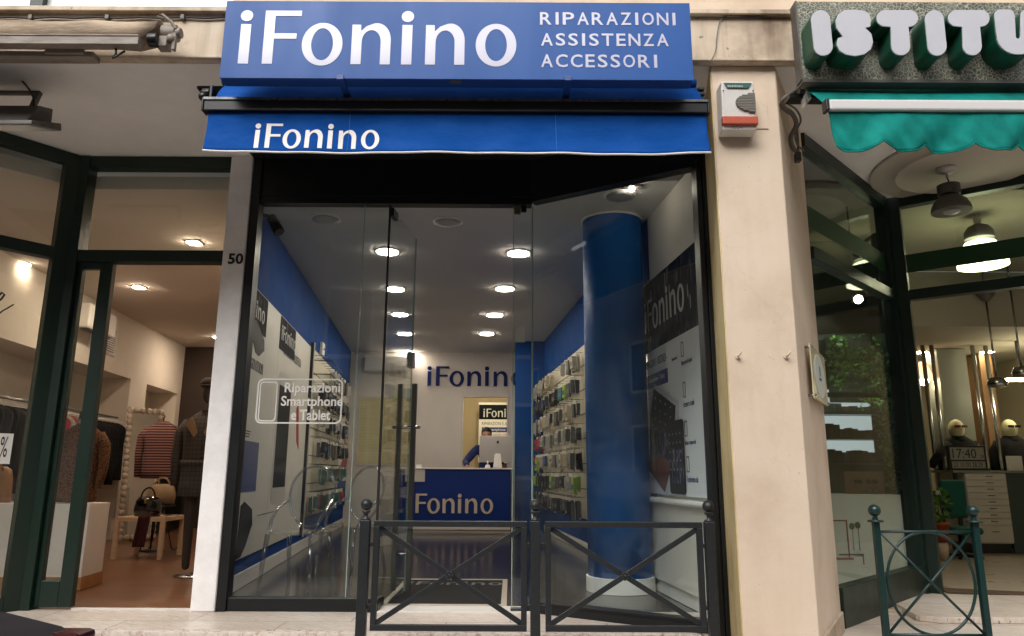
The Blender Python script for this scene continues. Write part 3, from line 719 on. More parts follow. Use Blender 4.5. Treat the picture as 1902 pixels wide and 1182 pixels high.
mb = MB(); ring(mb, FL, arc(a[0] + .1, a[1], .17, .04, 0, 345, 23), arc(a[0] + .1, a[1], .11, .026, 0, 345, 23), .035, .037); part('loop_mark', mb, M_WHITE, lf)
part('blue_foot', MB().fbox(FL, s0, 9.49, .4, FL.px(640, 893)[1], .031, .034), M_BLUEWALL, T)

# ceiling downlights
ring_m = M_WHITE
def downlight(px, py, z, r, lens, label, grp, cat='ceiling light', name='downlight', sq=False):
    q = PZ(px, py, z); T = thing(name, label, cat, (q.x, q.y, z), grp)
    if sq:
        mb = MB().box(q.x - r * 1.25, q.x + r * 1.25, q.y - r * 1.25, q.y + r * 1.25, z - .012, z - .001); part('frame', mb, M_GREY, T, .003)
        part('lens', MB().box(q.x - r, q.x + r, q.y - r, q.y + r, z - .018, z - .0125), lens, T, .002)
    else:
        part('rim', MB().lathe((q.x, q.y, z), [(r * 1.15, -.001), (r * 1.15, -.012), (r * 1.02, -.016)], 28), ring_m, T)
        part('lens', MB().lathe((q.x, q.y, z), [(r, -.0165), (r, -.022), (r * .6, -.024)], 28), lens, T)
    return T
ordw = ['nearest', 'second', 'third', 'fourth', 'farthest']
for k, (x, y) in enumerate([(720, 466), (734, 536), (743, 583), (752, 619), (758, 652)]):
    downlight(x, y, 3.6, .125, M_LIGHT, '%s lit round downlight of the left row in the phone shop' % ordw[k], 'lit ceiling downlights of the phone shop')
for k, (x, y) in enumerate([(963, 469), (938, 535), (919, 584), (904, 619)]):
    downlight(x, y, 3.6, .125, M_LIGHT, '%s lit round downlight of the right row in the phone shop' % ['nearest', 'second', 'third', 'farthest'][k], 'lit ceiling downlights of the phone shop')
for x, y, l in [(605, 405, 'above the clear chairs'), (832, 411, 'above the doormat'), (1152, 362, 'in front of the blue column')]:
    downlight(x, y, 3.6, .135, M_UNLIT, 'unlit grey round ceiling fitting ' + l, 'unlit ceiling fittings', name='round_fitting')
q = PZ(1174, 346, 3.6)
T = thing('spotlight', 'small glowing spot on the ceiling near the right window top', 'ceiling light', q); part('bulb', MB().ball(q + Vector((0, 0, -.03)), .022, 12), M_LIGHT, T); part('plate', MB().box(q.x - .09, q.x + .09, q.y - .04, q.y + .04, 3.585, 3.599), M_GREY, T)
# camera at the top left inside
q = P(510, 415, 6.35)
T = thing('security_camera', 'dark bullet camera on a bracket inside the top left window corner', 'camera', q)
part('body', MB().cyl(q + Vector((-.05, .05, .07)), q + Vector((.055, -.03, -.09)), .045, .05, 20), M_BLACKMET, T)
part('bracket', MB().tube([q + Vector((-.16, .05, .10)), q + Vector((-.06, .05, .08))], .02, 8), M_BLACKMET, T)
part('lens_ring', MB().cyl(q + Vector((.057, -.032, -.093)), q + Vector((.062, -.036, -.102)), .04, .038, 20), M_GREY, T)

# back wall objects
x0, z0 = FBK.px(679, 692); x1, z1 = FBK.px(766, 664)
T = thing('air_conditioner', 'white wall air conditioner on the back wall left of the blue letters', 'air conditioner', (x0, YB, z0))
part('case', MB().box(x0, x1, YB - .2, YB - .001, z0 + .02, z1), M_WHITE, T, .02); part('louvre', MB().box(x0 + .05, x1 - .05, YB - .19, YB - .12, z0, z0 + .018), M_PLASTIC, T); part('front_panel', MB().box(x0 + .02, x1 - .02, YB - .212, YB - .201, z0 + .1, z1 - .02), M_WHITE, T, .004)
T = thing('wall_letters', 'raised navy blue shop name letters on the cream back wall', 'lettering', FBK.at(-1.7, 2.2))
ca = FBK.px(794, 717); cb_ = FBK.px(794, 681)
ifonino(FBK, ca[0], ca[1], cb_[1] - ca[1], .012, .04, M_NAVYTXT, T, each=True, sx=.96)
# blinds window
x0, z0 = FBK.px(664, 862); x1, z1 = FBK.px(768, 740)
T = thing('interior_window', 'internal window with lowered slatted blinds on the back wall', 'window', (x0, YB, z0))
part('frame', MB().box(x0 - .04, x1 + .04, YB - .02, YB - .001, z1, z1 + .04).box(x0 - .04, x1 + .04, YB - .02, YB - .001, z0 - .04, z0).box(x0 - .04, x0, YB - .02, YB - .001, z0, z1).box(x1, x1 + .04, YB - .02, YB - .001, z0, z1), M_PLASTIC, T)
part('backing', MB().box(x0, x1, YB - .006, YB - .002, z0, z1), mat('warm lit window', '#b0a070', .6, emis=.10, ecol='#d9c890'), T)
mb = MB(); n = 44
for k in range(n):
    z = z0 + (z1 - z0) * (k + .3) / n; mb.add([(x0 + .01, YB - .035, z), (x1 - .01, YB - .035, z), (x1 - .01, YB - .015, z + .014), (x0 + .01, YB - .015, z + .014)], [(0, 1, 2, 3)])
part('blind', mb, mat('pale blind slat', '#b9ae8e', .5), T)
T = thing('clinic_switch', 'small white card holder lying at the left end of the counter', 'card holder', (0, 0, 0))
bpy.data.objects.remove(T)

# poster in the back room
fbp = FY(17.6)
x0, z0 = fbp.px(888, 860); x1, z1 = fbp.px(948, 748)
T = thing('back_room_poster', 'repair poster in the room behind the serving hatch', 'poster', (x0, 17.6, z0))
part('board', MB().box(x0, x1, 17.6, 17.63, z0, z1), M_OFFWHITE, T)
hb = fbp.px(888, 779); ht = fbp.px(888, 752)
part('header_picture', MB().box(x0 + .005, x1, 17.594, 17.599, hb[1], ht[1]), M_SCREEN, T)
a = fbp.px(898, 775); ifonino(fbp, a[0], a[1], .20, .008, .011, M_PRINTGREY, T, 'lettering', sx=.82)
ptext('RIPARAZIONI E AS', fbp, 895, 784, 944, 790, M_TXT, T, d=.001)
part('blue_bar', MB().box(x0 + .08, x1, 17.594, 17.599, fbp.px(900, 803)[1], fbp.px(900, 794)[1]), M_NAVY, T)
ptext('Smartphone -', fbp, 906, 796, 943, 802, M_WHITE, T, d=.007)
ptext('GARANZIA 12 MESI', fbp, 915, 806, 943, 810, M_REDPR, T, d=.001)

# counter
YC = 13.7; fc = FY(YC)
xl, _ = fc.px(734, 900); xr, _ = fc.px(948, 900); zt = fc.px(850, 869)[1]; zb = fc.px(850, 975)[1]
T = thing('counter', 'long navy front counter with pale raised shop name letters', 'counter', (0, YC, 0))
part('body', MB().box(xl, xr, YC, YC + .5, .12, zt - .03), M_NAVY, T, .004)
part('top', MB().box(xl - .02, xr + .05, YC - .03, YC + .75, zt - .028, zt), M_WHITE, T, .004)
part('plinth', MB().box(xl, xr, YC + .01, YC + .48, 0, .118), M_OFFWHITE, T)
part('base_strip', MB().box(xl - .004, xr + .004, YC - .012, YC - .001, .05, zb), M_OFFWHITE, T)
part('side_frame', MB().box(xr + .003, xr + .05, YC - .01, YC + .5, 0, zt - .03), M_BLACKMET, T)
wl, _ = fc.px(752, 900); wr_, wz = fc.px(789, 895)
part('notice_panel', MB().box(wl, wr_, YC - .01, YC - .001, wz, zt - .03), M_PLASTIC, T)
a = fc.px(758, 953); b_ = fc.px(758, 917)
ifonino(fc, a[0], a[1], (b_[1] - a[1]), .002, .02, mat('cream letter', '#cfc0aa', .4), T, each=True, sx=.86)
x, z = fc.px(778, 866)
T = thing('card_holder', 'tiny white card holder on the left end of the counter top', 'card holder', (x, YC, zt))
part('tray', MB().box(x - .07, x + .05, YC + .1, YC + .16, zt, zt + .01), M_WHITE, T); part('cards', MB().box(x - .06, x + .04, YC + .12, YC + .14, zt + .01, zt + .055), M_WHITE, T)
# computer
fi = FY(13.98); x0, z0 = fi.px(890, 859); x1, z1 = fi.px(953, 810); xm = (x0 + x1) / 2 + .03
T = thing('computer', 'silver all in one computer seen from behind on the counter', 'computer', (xm, 14.0, zt))
mb = MB(); mb.hexa([(x0, 13.95, z0), (x1, 13.98, z0), (x1, 14.01, z0), (x0, 13.98, z0)], [(x0, 13.99, z1), (x1, 14.02, z1), (x1, 14.05, z1), (x0, 14.02, z1)])
part('screen_back', mb, M_IMAC, T, .008)
mb = MB().hexa([(xm - .09, 13.88, zt + .002), (xm + .09, 13.88, zt + .002), (xm + .09, 14.1, zt + .002), (xm - .09, 14.1, zt + .002)], [(xm - .09, 13.88, zt + .012), (xm + .09, 13.88, zt + .012), (xm + .09, 14.1, zt + .012), (xm - .09, 14.1, zt + .012)])
mb.hexa([(xm - .085, 13.90, zt + .012), (xm + .085, 13.90, zt + .012), (xm + .085, 13.912, zt + .012), (xm - .085, 13.912, zt + .012)], [(xm - .06, 13.955, zt + .26), (xm + .06, 13.955, zt + .26), (xm + .06, 13.967, zt + .26), (xm - .06, 13.967, zt + .26)])
part('stand', mb, M_IMAC, T, .003)
mb = MB().ball((xm, 13.962, z1 - .12), .022, 12, 1, .2, 1.1).ball((xm + .008, 13.965, z1 - .088), .008, 8, .6, .2, 1.2); part('fruit_emblem', mb, M_BLACK, T)
T = thing('card_terminal', 'small white payment terminal before the computer stand', 'payment terminal', (xm - .2, 13.85, zt))
part('body', MB().hexa([(xm - .24, 13.8, zt + .001), (xm - .13, 13.8, zt + .001), (xm - .13, 13.9, zt + .001), (xm - .24, 13.9, zt + .001)], [(xm - .22, 13.82, zt + .05), (xm - .15, 13.82, zt + .05), (xm - .15, 13.9, zt + .06), (xm - .22, 13.9, zt + .06)]), M_WHITE, T, .006)
part('stem', MB().cyl((xm - .185, 13.86, zt + .055), (xm - .185, 13.88, zt + .13), .012), M_WHITE, T)

# person behind the counter
cx, _ = FY(14.45).px(905, 800); yb = 14.5; hz = FY(14.45).px(905, 796)[1]
T = thing('person', 'person in a navy shirt with short black hair bent over the counter', 'person', (cx, yb, 0))
hc = Vector((cx - .01, yb - .06, hz - .13))
sh = hz - .36
pts = [(cx, yb + .08, 1.0), (cx, yb + .05, 1.25), (cx, yb, sh - .06), (cx, yb - .03, sh + .04), (cx - .01, yb - .05, sh + .11),
       (cx - .19, yb, sh - .02), (cx - .42, yb - .12, sh - .30), (cx - .36, yb - .40, zt + .05), (cx + .19, yb, sh - .02), (cx + .31, yb - .10, sh - .27), (cx + .17, yb - .38, zt + .045),
       (cx - .11, yb + .1, .92), (cx - .12, yb + .08, .5), (cx - .12, yb + .12, .08), (cx + .11, yb + .1, .92), (cx + .12, yb + .08, .5), (cx + .12, yb + .12, .08)]
ed = [(0, 1), (1, 2), (2, 3), (3, 4), (2, 5), (5, 6), (6, 7), (2, 8), (8, 9), (9, 10), (0, 11), (11, 12), (12, 13), (0, 14), (14, 15), (15, 16)]
skin('shirt', pts, ed, [(.16, .11), (.15, .10), (.20, .13), (.09, .08), .065, .10, .075, .05, .10, .075, .05, .085, .065, .05, .085, .065, .05], M_SHIRT, T)
mb = MB().loft([[(hc.x + rx * math.cos(2 * math.pi * k / 18), hc.y + oy + ry * math.sin(2 * math.pi * k / 18), hc.z + z) for k in range(18)] for z, rx, ry, oy in [(z * 1.15, rx * 1.25, ry * 1.2, oy) for z, rx, ry, oy in
    [(-.20, .05, .055, .03), (-.12, .052, .058, .02), (-.105, .045, .06, -.01), (-.08, .058, .078, -.02), (-.04, .068, .088, -.01), (0, .074, .094, 0), (.05, .074, .096, .005), (.09, .06, .078, .01), (.115, .03, .04, .01)]]])
mb.ball(hc + Vector((0, -.116, -.02)), .015, 8, .8, 1, 1.4)           # nose
for sx in (-1, 1): mb.ball(hc + Vector((sx * .095, .01, -.01)), .02, 8, .4, .7, 1.2)
hd = part('head', mb, M_SKINB, T)
mb = MB()
for sx in (-1, 1): mb.ball(hc + Vector((sx * .033, -.103, .005)), .011, 8)
part('eye', mb, M_BLACK, hd)
part('mouth', MB().ball(hc + Vector((0, -.10, -.072)), .021, 8, 1, .3, .3), mat('lips', '#7a4a40', .5), hd)
mb = MB().loft([[(hc.x + rx * math.cos(2 * math.pi * k / 18), hc.y + oy + ry * math.sin(2 * math.pi * k / 18), hc.z + z) for k in range(18)] for z, rx, ry, oy in [(z * 1.15, rx * 1.25, ry * 1.2, oy) for z, rx, ry, oy in
    [(-.03, .079, .07, .035), (.03, .083, .095, .022), (.075, .08, .1, .0), (.11, .062, .082, .002), (.135, .03, .045, .0)]]])
part('hair', mb, M_HAIR, T)
for sx, wx in ((-1, cx - .36), (1, cx + .17)):
    hw = Vector((wx, yb - .44, zt + .03))
    pts = [hw + Vector((0, .05, .01)), hw, hw + Vector((0, -.04, .004))]; ed = [(0, 1), (1, 2)]; rad = [.026, .03, .032]
    for j in range(4):
        bx = (-.027 + .018 * j); ln = (.03, .036, .034, .026)[j]
        a = len(pts); pts += [hw + Vector((bx, -.055, .002)), hw + Vector((bx * 1.1, -.055 - ln, .003)), hw + Vector((bx * 1.1, -.055 - ln * 1.8, -.014))]
        ed += [(2, a), (a, a + 1), (a + 1, a + 2)]; rad += [.0095, .0085, .007]
    a = len(pts); pts += [hw + Vector((-sx * -.03, -.01, 0)), hw + Vector((-sx * -.05, -.04, -.006))]; ed += [(1, a), (a, a + 1)]; rad += [.011, .009]
    skin('hand', pts, ed, rad, M_SKINB, T, 1)

# right wall: banner, dado, conduits
bz0 = FR_.px(1300, 924)[1]
sB0 = FR_.px(1199, 700)[0]; sB1 = 10.62
fb = FR_
T = thing('wall_banner', 'big glossy repair poster with tablet and phone on the right wall', 'poster', fb.at(sB0, bz0, .02))
mz = 2.92
part('board', MB().fbox(fb, sB0, sB1, bz0, mz, .004, .03), mat('glossy white print', '#edf0f2', .2, coat=.15), T, .002)
hz0 = fb.px(1240, 590)[1]
part('header_picture', MB().fbox(fb, sB0 + .005, sB1, 2.22, mz - .01, .031, .034), M_CITY, T)
mb = MB(); random.seed(11)
for k in range(22):
    a = random.uniform(sB0 + .05, sB1 - .05); z = random.uniform(2.3, 2.8); mb.fbox(fb, a, a + random.uniform(.006, .02), z, z + random.uniform(.05, .2), .0345, .0355)
part('picture_lights', mb, mat('printed window lights', '#8c8f98', .3), T)
ifonino(fb, sB0 + .16, 2.42, .31, .036, .038, M_PRINTGREY, T, 'lettering', sx=.72)
tb = T
text('RIPARAZIONI E ASSISTENZA -', fb, sB0 + .14, 2.06, .66, .075, M_TXT, T, d=.031)
part('blue_bar', MB().fbox(fb, sB0 + .14, sB0 + .80, 1.86, 1.99, .031, .034), M_NAVY, T)
text('- Smartphone - Tablet', fb, sB0 + .2, 1.9, .52, .06, M_WHITE, T, d=.0345)
text('GARANZIA 12 MESI', fb, sB0 + .32, 1.74, .3, .045, M_TXT, T, d=.031)
part('print_line', MB().fbox(fb, sB0 + .14, sB0 + .3, 1.76, 1.764, .031, .033).fbox(fb, sB0 + .64, sB0 + .84, 1.76, 1.764, .031, .033), M_REDPR, T)
def pp(x, y): return fb.px(x, y)
tab = [(1218, 722), (1262, 752), (1260, 880), (1243, 915), (1213, 872), (1212, 780)]
tp_ = part('tablet_picture', MB().fpoly(fb, [pp(*q) for q in [(1221, 712), (1267, 745), (1267, 860), (1248, 925), (1208, 880), (1210, 780)]], .031, .034), mat('tablet rim print', '#c4c4c8', .3), T)
part('screen_picture', MB().fpoly(fb, [pp(*q) for q in [(1221, 722), (1262, 754), (1258, 850), (1242, 914), (1213, 874), (1214, 780)]], .0345, .036), M_LUNAR, tp_)
part('dark_screen', MB().fpoly(fb, [pp(*q) for q in [(1221, 723), (1261, 755), (1258, 800), (1215, 790)]], .0362, .0372), M_SCREEN, tp_)
part('rock_picture', MB().fpoly(fb, [pp(*q) for q in [(1215, 845), (1240, 850), (1256, 862), (1242, 912), (1214, 872)]], .0362, .0372), mat('printed rock', '#7a4a38', .4), tp_)
mb = MB()
for i in range(4):
    for j in range(4):
        a, b_ = pp(1224 + 9.5 * i, 740 + 5.5 * i + 19 * j); mb.fpoly(fb, rrect(a - .006, a + .016, b_ - .010, b_ + .010, .004, 2), .0375, .0385)
part('app_icon', mb, mat('pale icon print', '#8d93a4', .4), tp_)
x0, z0 = pp(1254, 917); x1, z1 = pp(1277, 778)
ph = part('phone_picture', MB().fpoly(fb, rrect(x0, x1, z0, z1, .04), .039, .042), M_SCREEN, T)
part('screen_picture', MB().fbox(fb, x0 + .012, x1 - .012, z0 + .09, z0 + .38, .0425, .0435), M_LUNAR, ph)
mb = MB()
for i in range(4):
    for j in range(5):
        a = x0 + .018 + (x1 - x0 - .036) * (i + .15) / 4; b_ = z1 - .13 - .075 * j; mb.fpoly(fb, rrect(a + .003, a + .020, b_ + .004, b_ + .024, .004, 2), .044, .045)
part('app_icon', mb, MATS['pale icon print'], ph)
for (x, y, s_) in [(1272, 660, 'Riparazioni da liquidi'), (1276, 735, 'Accessori e ricambi'), (1279, 807, 'Backup e recupero dati'), (1283, 873, 'Trasferimento dati')]:
    a, b_ = pp(x, y); text(s_, fb, a - .01, b_ - .10, .26, .05, M_NAVYTXT, T, d=.031)
    mb = MB(); ring(mb, fb, rrect(a + .0, a + .06, b_ - .02, b_ + .11, .012, 2), rrect(a + .006, a + .054, b_ - .012, b_ + .10, .01, 2), .031, .033)
    part('phone_icon', mb, M_TXT, T)
text('Riparazioni', fb, sB0 + .93, 2.02, .14, .04, M_NAVYTXT, T, d=.031)
dz = bz0 - .03
struct('dado', MB().fbox(FR_, sB0 - .05, 10.72, .12, dz - .04, .0015, .05), M_OFFWHITE, 'white boxed wall base below the big poster', .004)
T = tag(part('ledge', MB().fbox(FR_, sB0 - .05, 10.72, dz - .045, dz, .002, .10), M_WHITE, None, .018), 'rounded white ledge running under the big poster', 'ledge')
T = thing('cable_duct', 'white vertical cable duct at the left edge of the big poster', 'cable duct', FR_.at(sB0 - .08, 0, 0))
part('duct', MB().fbox(FR_, sB0 - .10, sB0 - .04, .55, 3.58, .008, .05), M_WHITE, T, .004)
for i, (x, y) in enumerate([(1213, 905), (1214, 946), (1218, 1073)]):
    a, b_ = FR_.px(x, y); tag(part('junction_box', MB().fbox(FR_, sB0 - .13, sB0 + .02, b_ - .075, b_ + .075, .051, .11), M_WHITE, None, .01), ['upper white socket box on the duct beside the poster', 'white junction box at ledge height beside the blue column', 'lowest white junction box near the floor by the blue column'][i], 'junction box', 'white boxes on the cable duct')

# doormat
T = thing('doormat', 'black doormat with pale shop lettering in a metal rim at the entrance', 'doormat', (-.55, 7, 0))
part('mat', MB().box(-1.0, -.08, 6.24, 7.62, .001, .012), mat('black mat fibre', '#0d0d0d', .95, bump=.6, bscale=300), T)
part('rim', MB().box(-1.05, -.03, 6.19, 6.238, .001, .016).box(-1.05, -.03, 7.622, 7.67, .001, .016).box(-1.05, -1.002, 6.2381, 7.6219, .001, .016).box(-.078, -.03, 6.2381, 7.6219, .001, .016), mat('pale metal rim', '#b5aa98', .4), T, .002)
fm = Fr((-.98, 7.28, .0135), (1, 0, 0), (0, 1, 0)); ifonino(fm, 0, 0, .2, 0, .002, mat('grey mat print', '#6f7270', .8), T, 'lettering', sx=.86)
tag(part('marble_sill', MB().box(-1.06, .17, 5.93, 6.18, -.001, .012), M_OFFWHITE, None, .003), 'pale stone door sill in front of the doormat', 'sill')

# ------------------------------------------------------------ phone shop front
GT = 3.33
F6 = FY(6.0)
S = thing('shopfront', 'black framed glass shopfront of the phone shop with open glass door', 'shopfront', (-.4, 6, 0))
mb = MB().box(-2.266, -2.19, 5.93, 6.06, 0, 3.755)                                  # left jamb
mb.box(-2.189, -1.05, 5.95, 6.05, .0, .10)                                          # bottom rail
mb.box(-2.189, .168, 5.96, 6.05, GT, 3.754)                                         # header
part('frame', mb, M_BLACKFR, S, .004)
mb = MB().box(-2.189, .168, 5.945, 5.9599, GT + .07, GT + .085).box(-2.189, .168, 5.945, 5.9599, GT, GT + .02); part('trim', mb, M_BLACKMET, S)
# slanted right part
Cc = Vector((.17, 6.0, 0)); Ee = Vector((1.39, 5.24, 0)); FS = Fr(Cc, Ee - Cc); LS = (Ee - Cc).length
mb = MB().fbox(FS, 0, LS + .02, 0, .085, -.05, .045); mb.fbox(FS, .01, LS + .02, GT + .02, 3.753, -.05, .04)
mb.fbox(FS, -.0, .03, .086, .10, -.03, .03)
mb.box(1.385, 1.425, 5.14, 5.29, 0, 3.752).box(1.427, 1.472, 5.12, 5.29, 0, 3.752)
part('frame', mb, M_BLACKFR, S, .004)
part('trim', MB().fbox(FS, .02, LS, GT + .02, GT + .035, .041, .055), M_BLACKMET, S)
part('trim', MB().fbox(FS, .02, LS, .07, .084, .046, .058), M_BLACKMET, S)
p1 = part('window_pane', MB().box(-2.19, -1.29, 5.995, 6.005, .10, GT), M_GLASS, S)
part('glass_edge', MB().box(-1.2895, -1.284, 5.992, 6.008, .10, GT), M_GLEDGE, p1)
p2 = part('window_pane', MB().box(-1.2835, -1.075, 5.995, 6.005, .10, GT), M_GLASS, S)
part('black_seal', MB().box(-1.0745, -1.058, 5.985, 6.015, 0.02, GT), M_RUB, p2)
p3 = part('window_pane', MB().box(.012, .165, 5.995, 6.005, .03, GT), M_GLASS, S)
part('glass_edge', MB().box(.006, .0115, 5.992, 6.008, .03, GT), M_GLEDGE, p3)
p4 = part('window_pane', MB().fbox(FS, .006, LS, .086, GT + .02, -.005, .005), M_GLASS, S)
part('glass_edge', MB().fbox(FS, -.002, .0055, .10, GT, -.008, .008), M_GLEDGE, p4)
a = F6.px(965, 390); part('hinge', MB().box(a[0] - .045, a[0] + .01, 5.97, 5.99, a[1] - .05, a[1] + .04), mat('brass grey hinge', '#6f6548', .4, metal=.6), S, .003)
part('hinge', MB().box(a[0] + .015, a[0] + .06, 5.97, 5.99, a[1] - .03, a[1] + .04), M_BLACKMET, S, .003)
part('bottom_fitting', MB().box(-1.10, -1.02, 5.93, 6.04, .0, .06).box(.0, .17, 5.96, 6.03, 0, .029), M_BLACKMET, S, .004)
a = F6.px(956, 635); b_ = F6.px(975, 607)
T = thing('wall_reader', 'small white alarm box stuck to the narrow glass right of the door', 'alarm box', (a[0], 5.98, a[1]))
part('housing', MB().box(a[0], b_[0], 6.01, 6.03, a[1], b_[1]), M_WHITE, T, .003)
# open door leaf
H0 = Vector((-1.05, 6.02, 0)); H1 = Vector((-.95, 6.85, 0)); FD = Fr(H0, H1 - H0); LD = (H1 - H0).length
D = part('door', MB().fbox(FD, 0, LD, .02, GT - .02, -.005, .005), M_GLASS, S)
part('glass_edge', MB().fbox(FD, LD + .0005, LD + .005, .02, GT - .02, -.007, .007), M_GLEDGE, D)
part('pivot', MB().fbox(FD, -.02, .12, GT - .09, GT - .019, -.02, .02).fbox(FD, -.02, .14, .021, .09, -.02, .02), M_BLACKMET, D)
for d in (-.068, .068):
    mb = MB().fbox(FD, .695, .73, .04, 1.86, d - .022, d + .022); part('handle', mb, M_DKSTEEL, D, .003)
mb = MB().cyl(FD.at(.712, 1.46, -.13), FD.at(.712, 1.46, .13), .014, n=12).cyl(FD.at(.712, .35, -.068), FD.at(.712, .35, .068), .01, n=10); part('handle_bar', mb, M_CHROME, D)
part('lock', MB().fbox(FD, LD - .09, LD + .01, 2.02, 2.17, -.03, .03), M_CHROME, D, .004)
# sticker on the window
fs = FY(5.994)
T = thing('window_lettering', 'white phone outline and repair wording stuck on the left window', 'window sticker', fs.at(-2, 1.7))
o0 = fs.px(473, 787); o1 = fs.px(638, 704); mb = MB()
ring(mb, fs, rrect(o0[0], o1[0], o0[1], o1[1], .05), rrect(o0[0] + .012, o1[0] - .012, o0[1] + .012, o1[1] - .012, .04), .0, .0012); part('outline', mb, M_WHITE, T)
o0 = fs.px(478, 783); o1 = fs.px(517, 709); mb = MB()
ring(mb, fs, rrect(o0[0], o1[0], o0[1], o1[1], .03), rrect(o0[0] + .01, o1[0] - .01, o0[1] + .01, o1[1] - .01, .022), .0, .0012); part('phone_outline', mb, M_WHITE, T)
ptext('Riparazioni', fs, 528, 711, 631, 735, M_WHITE, T, d=0, bold=.02)
ptext('Smartphone', fs, 521, 736, 636, 760, M_WHITE, T, d=0, bold=.02)
ptext('e Tablet', fs, 540, 761, 613, 781, M_WHITE, T, d=0, bold=.02)

# two clear chairs and a clear stool
def chair(cx, cy, ang, label, sc=1.0):
    T = thing('clear_chair', label, 'chair', (cx, cy, 0), 'clear acrylic chairs inside the left window')
    M = Matrix.Translation((cx, cy, 0)) @ Matrix.Rotation(ang, 4, 'Z') @ Matrix.Scale(sc, 4)
    def P3(x, y, z): return M @ Vector((x, y, z))
    for sx in (-1, 1):
        part('leg', MB().tube([P3(sx * .20, -.20, .45), P3(sx * .215, -.225, .2), P3(sx * .225, -.245, 0)], .02, 10, rs=[.024, .02, .015]), M_GHOST, T)
        part('leg', MB().tube([P3(sx * .19, .19, .45), P3(sx * .205, .24, .2), P3(sx * .215, .29, 0)], .02, 10, rs=[.024, .02, .015]), M_GHOST, T)
        part('arm', MB().tube([P3(sx * .215, .16, .72), P3(sx * .235, .02, .66), P3(sx * .225, -.10, .56), P3(sx * .205, -.16, .46)], .016, 8), M_GHOST, T)
    mb = MB(); mb.T = M; n = 28
    mb.loft([[(x * .225 * k, y * .22 * k, z) for x, y in [(math.copysign(abs(math.cos(2 * math.pi * i / n)) ** .6, math.cos(2 * math.pi * i / n)), math.copysign(abs(math.sin(2 * math.pi * i / n)) ** .6, math.sin(2 * math.pi * i / n))) for i in range(n)]] for k, z in ((1, .445), (1.03, .455), (1, .47), (.6, .462))])
    part('seat', mb, M_GHOST2, T)
    loop = []
    for i in range(36):
        a = 2 * math.pi * i / 36; w_ = .215 * (1 + .12 * math.sin(a)); loop.append(P3(w_ * math.cos(a), .20 + .055 * math.sin(a), .76 + .27 * math.sin(a)))
    part('back_frame', MB().tube(loop, .014, 8, closed=True), M_GHOST, T)
    mb = MB(); nn = 36; c0 = P3(0, .212, .76)
    mb.add(loop + [p + (c0 - p) * .0 + M.to_3x3() @ Vector((0, .006, 0)) for p in loop], [tuple(range(nn)), tuple(range(2 * nn - 1, nn - 1, -1))])
    part('backrest', mb, M_GHOST2, T)
    return T
a = PZ(575, 1075, 0)
chair(-2.02, 7.23, R(-10), 'clear acrylic armchair nearest the left window, oval back towards the street', 1.08)
chair(-1.72, 8.15, R(-28), 'clear acrylic armchair standing behind the first clear chair', 1.08)

# ------------------------------------------------------------ shop sign
FSG = FY(4.10)
a = FSG.px(408, 142); b_ = FSG.px(1288, 152); top = FSG.px(850, 4)[1]; bot = (a[1] + b_[1]) / 2
T = thing('shop_sign', 'long blue box sign with white cut out shop name over the phone shop', 'sign', (0, 4.15, bot))
SX0, SX1 = a[0], b_[0]
part('box', MB().box(SX0, SX1, 4.107, 4.205, bot, top), M_SIGNBLUE_D, T, .003)
part('face', MB().box(SX0 - .001, SX1 + .001, 4.10, 4.1065, bot + .0005, top), M_SIGNBLUE, T)
f = FY(4.10)
c0 = f.px(441, 124); c1 = f.px(441, 22)
cap = c1[1] - c0[1]; wid = f.px(959, 124)[0] - c0[0]
adv = (.45 * 2 + .73 + .94 + .95 * 2 + .77)
ifonino(f, c0[0], bot + cap * .25, cap * .97, .0003, .0025, M_ACRYL, T, each=True, sx=wid / (cap * .97) / adv)
for s_, x0, y0, x1, y1 in [('RIPARAZIONI', 1003, 24, 1257, 47), ('ASSISTENZA', 1005, 63, 1242, 86), ('ACCESSORI', 1005, 102, 1223, 126)]:
    cu_w = f.px(x1, y1)[0] - f.px(x0, y1)[0]; h = f.px(x0, y0)[1] - f.px(x0, y1)[1]; z = (f.px(x0, y1)[1] + f.px(x1, y1)[1]) / 2
    w0 = f.px(x0, y1)[0]; n = len(s_); widths = {'I': .45, 'Z': .9, 'S': .82, 'E': .78}
    tw = sum(widths.get(c, 1) for c in s_) ; gap = .26; tot = tw + gap * (n - 1); u_ = cu_w / tot; x = w0
    for ch in s_:
        wl_ = widths.get(ch, 1) * u_; iw = wl_ if ch != 'I' else u_ * .26
        text(ch, f, x + (wl_ - iw) / 2, z, iw, h, M_ACRYL, T, d=.0003, th=.0025, name='letter', bold=.012 if ch != 'I' else 0)
        x += wl_ + gap * u_
for bx in (632, 1055):
    q = P(bx, 150, 4.1); part('bracket', MB().box(q.x - .022, q.x + .022, 4.094, 4.40, bot - .012, bot - .001).box(q.x - .022, q.x + .022, 4.088, 4.0985, bot - .012, bot + .02), M_SIGNBLUE_D, T, .002)
q = P(846, 151, 4.12)
tg = part('maker_tag', MB().box(q.x - .035, q.x + .035, 4.115, 4.15, bot - .004, bot - .0005), M_GREY, T)

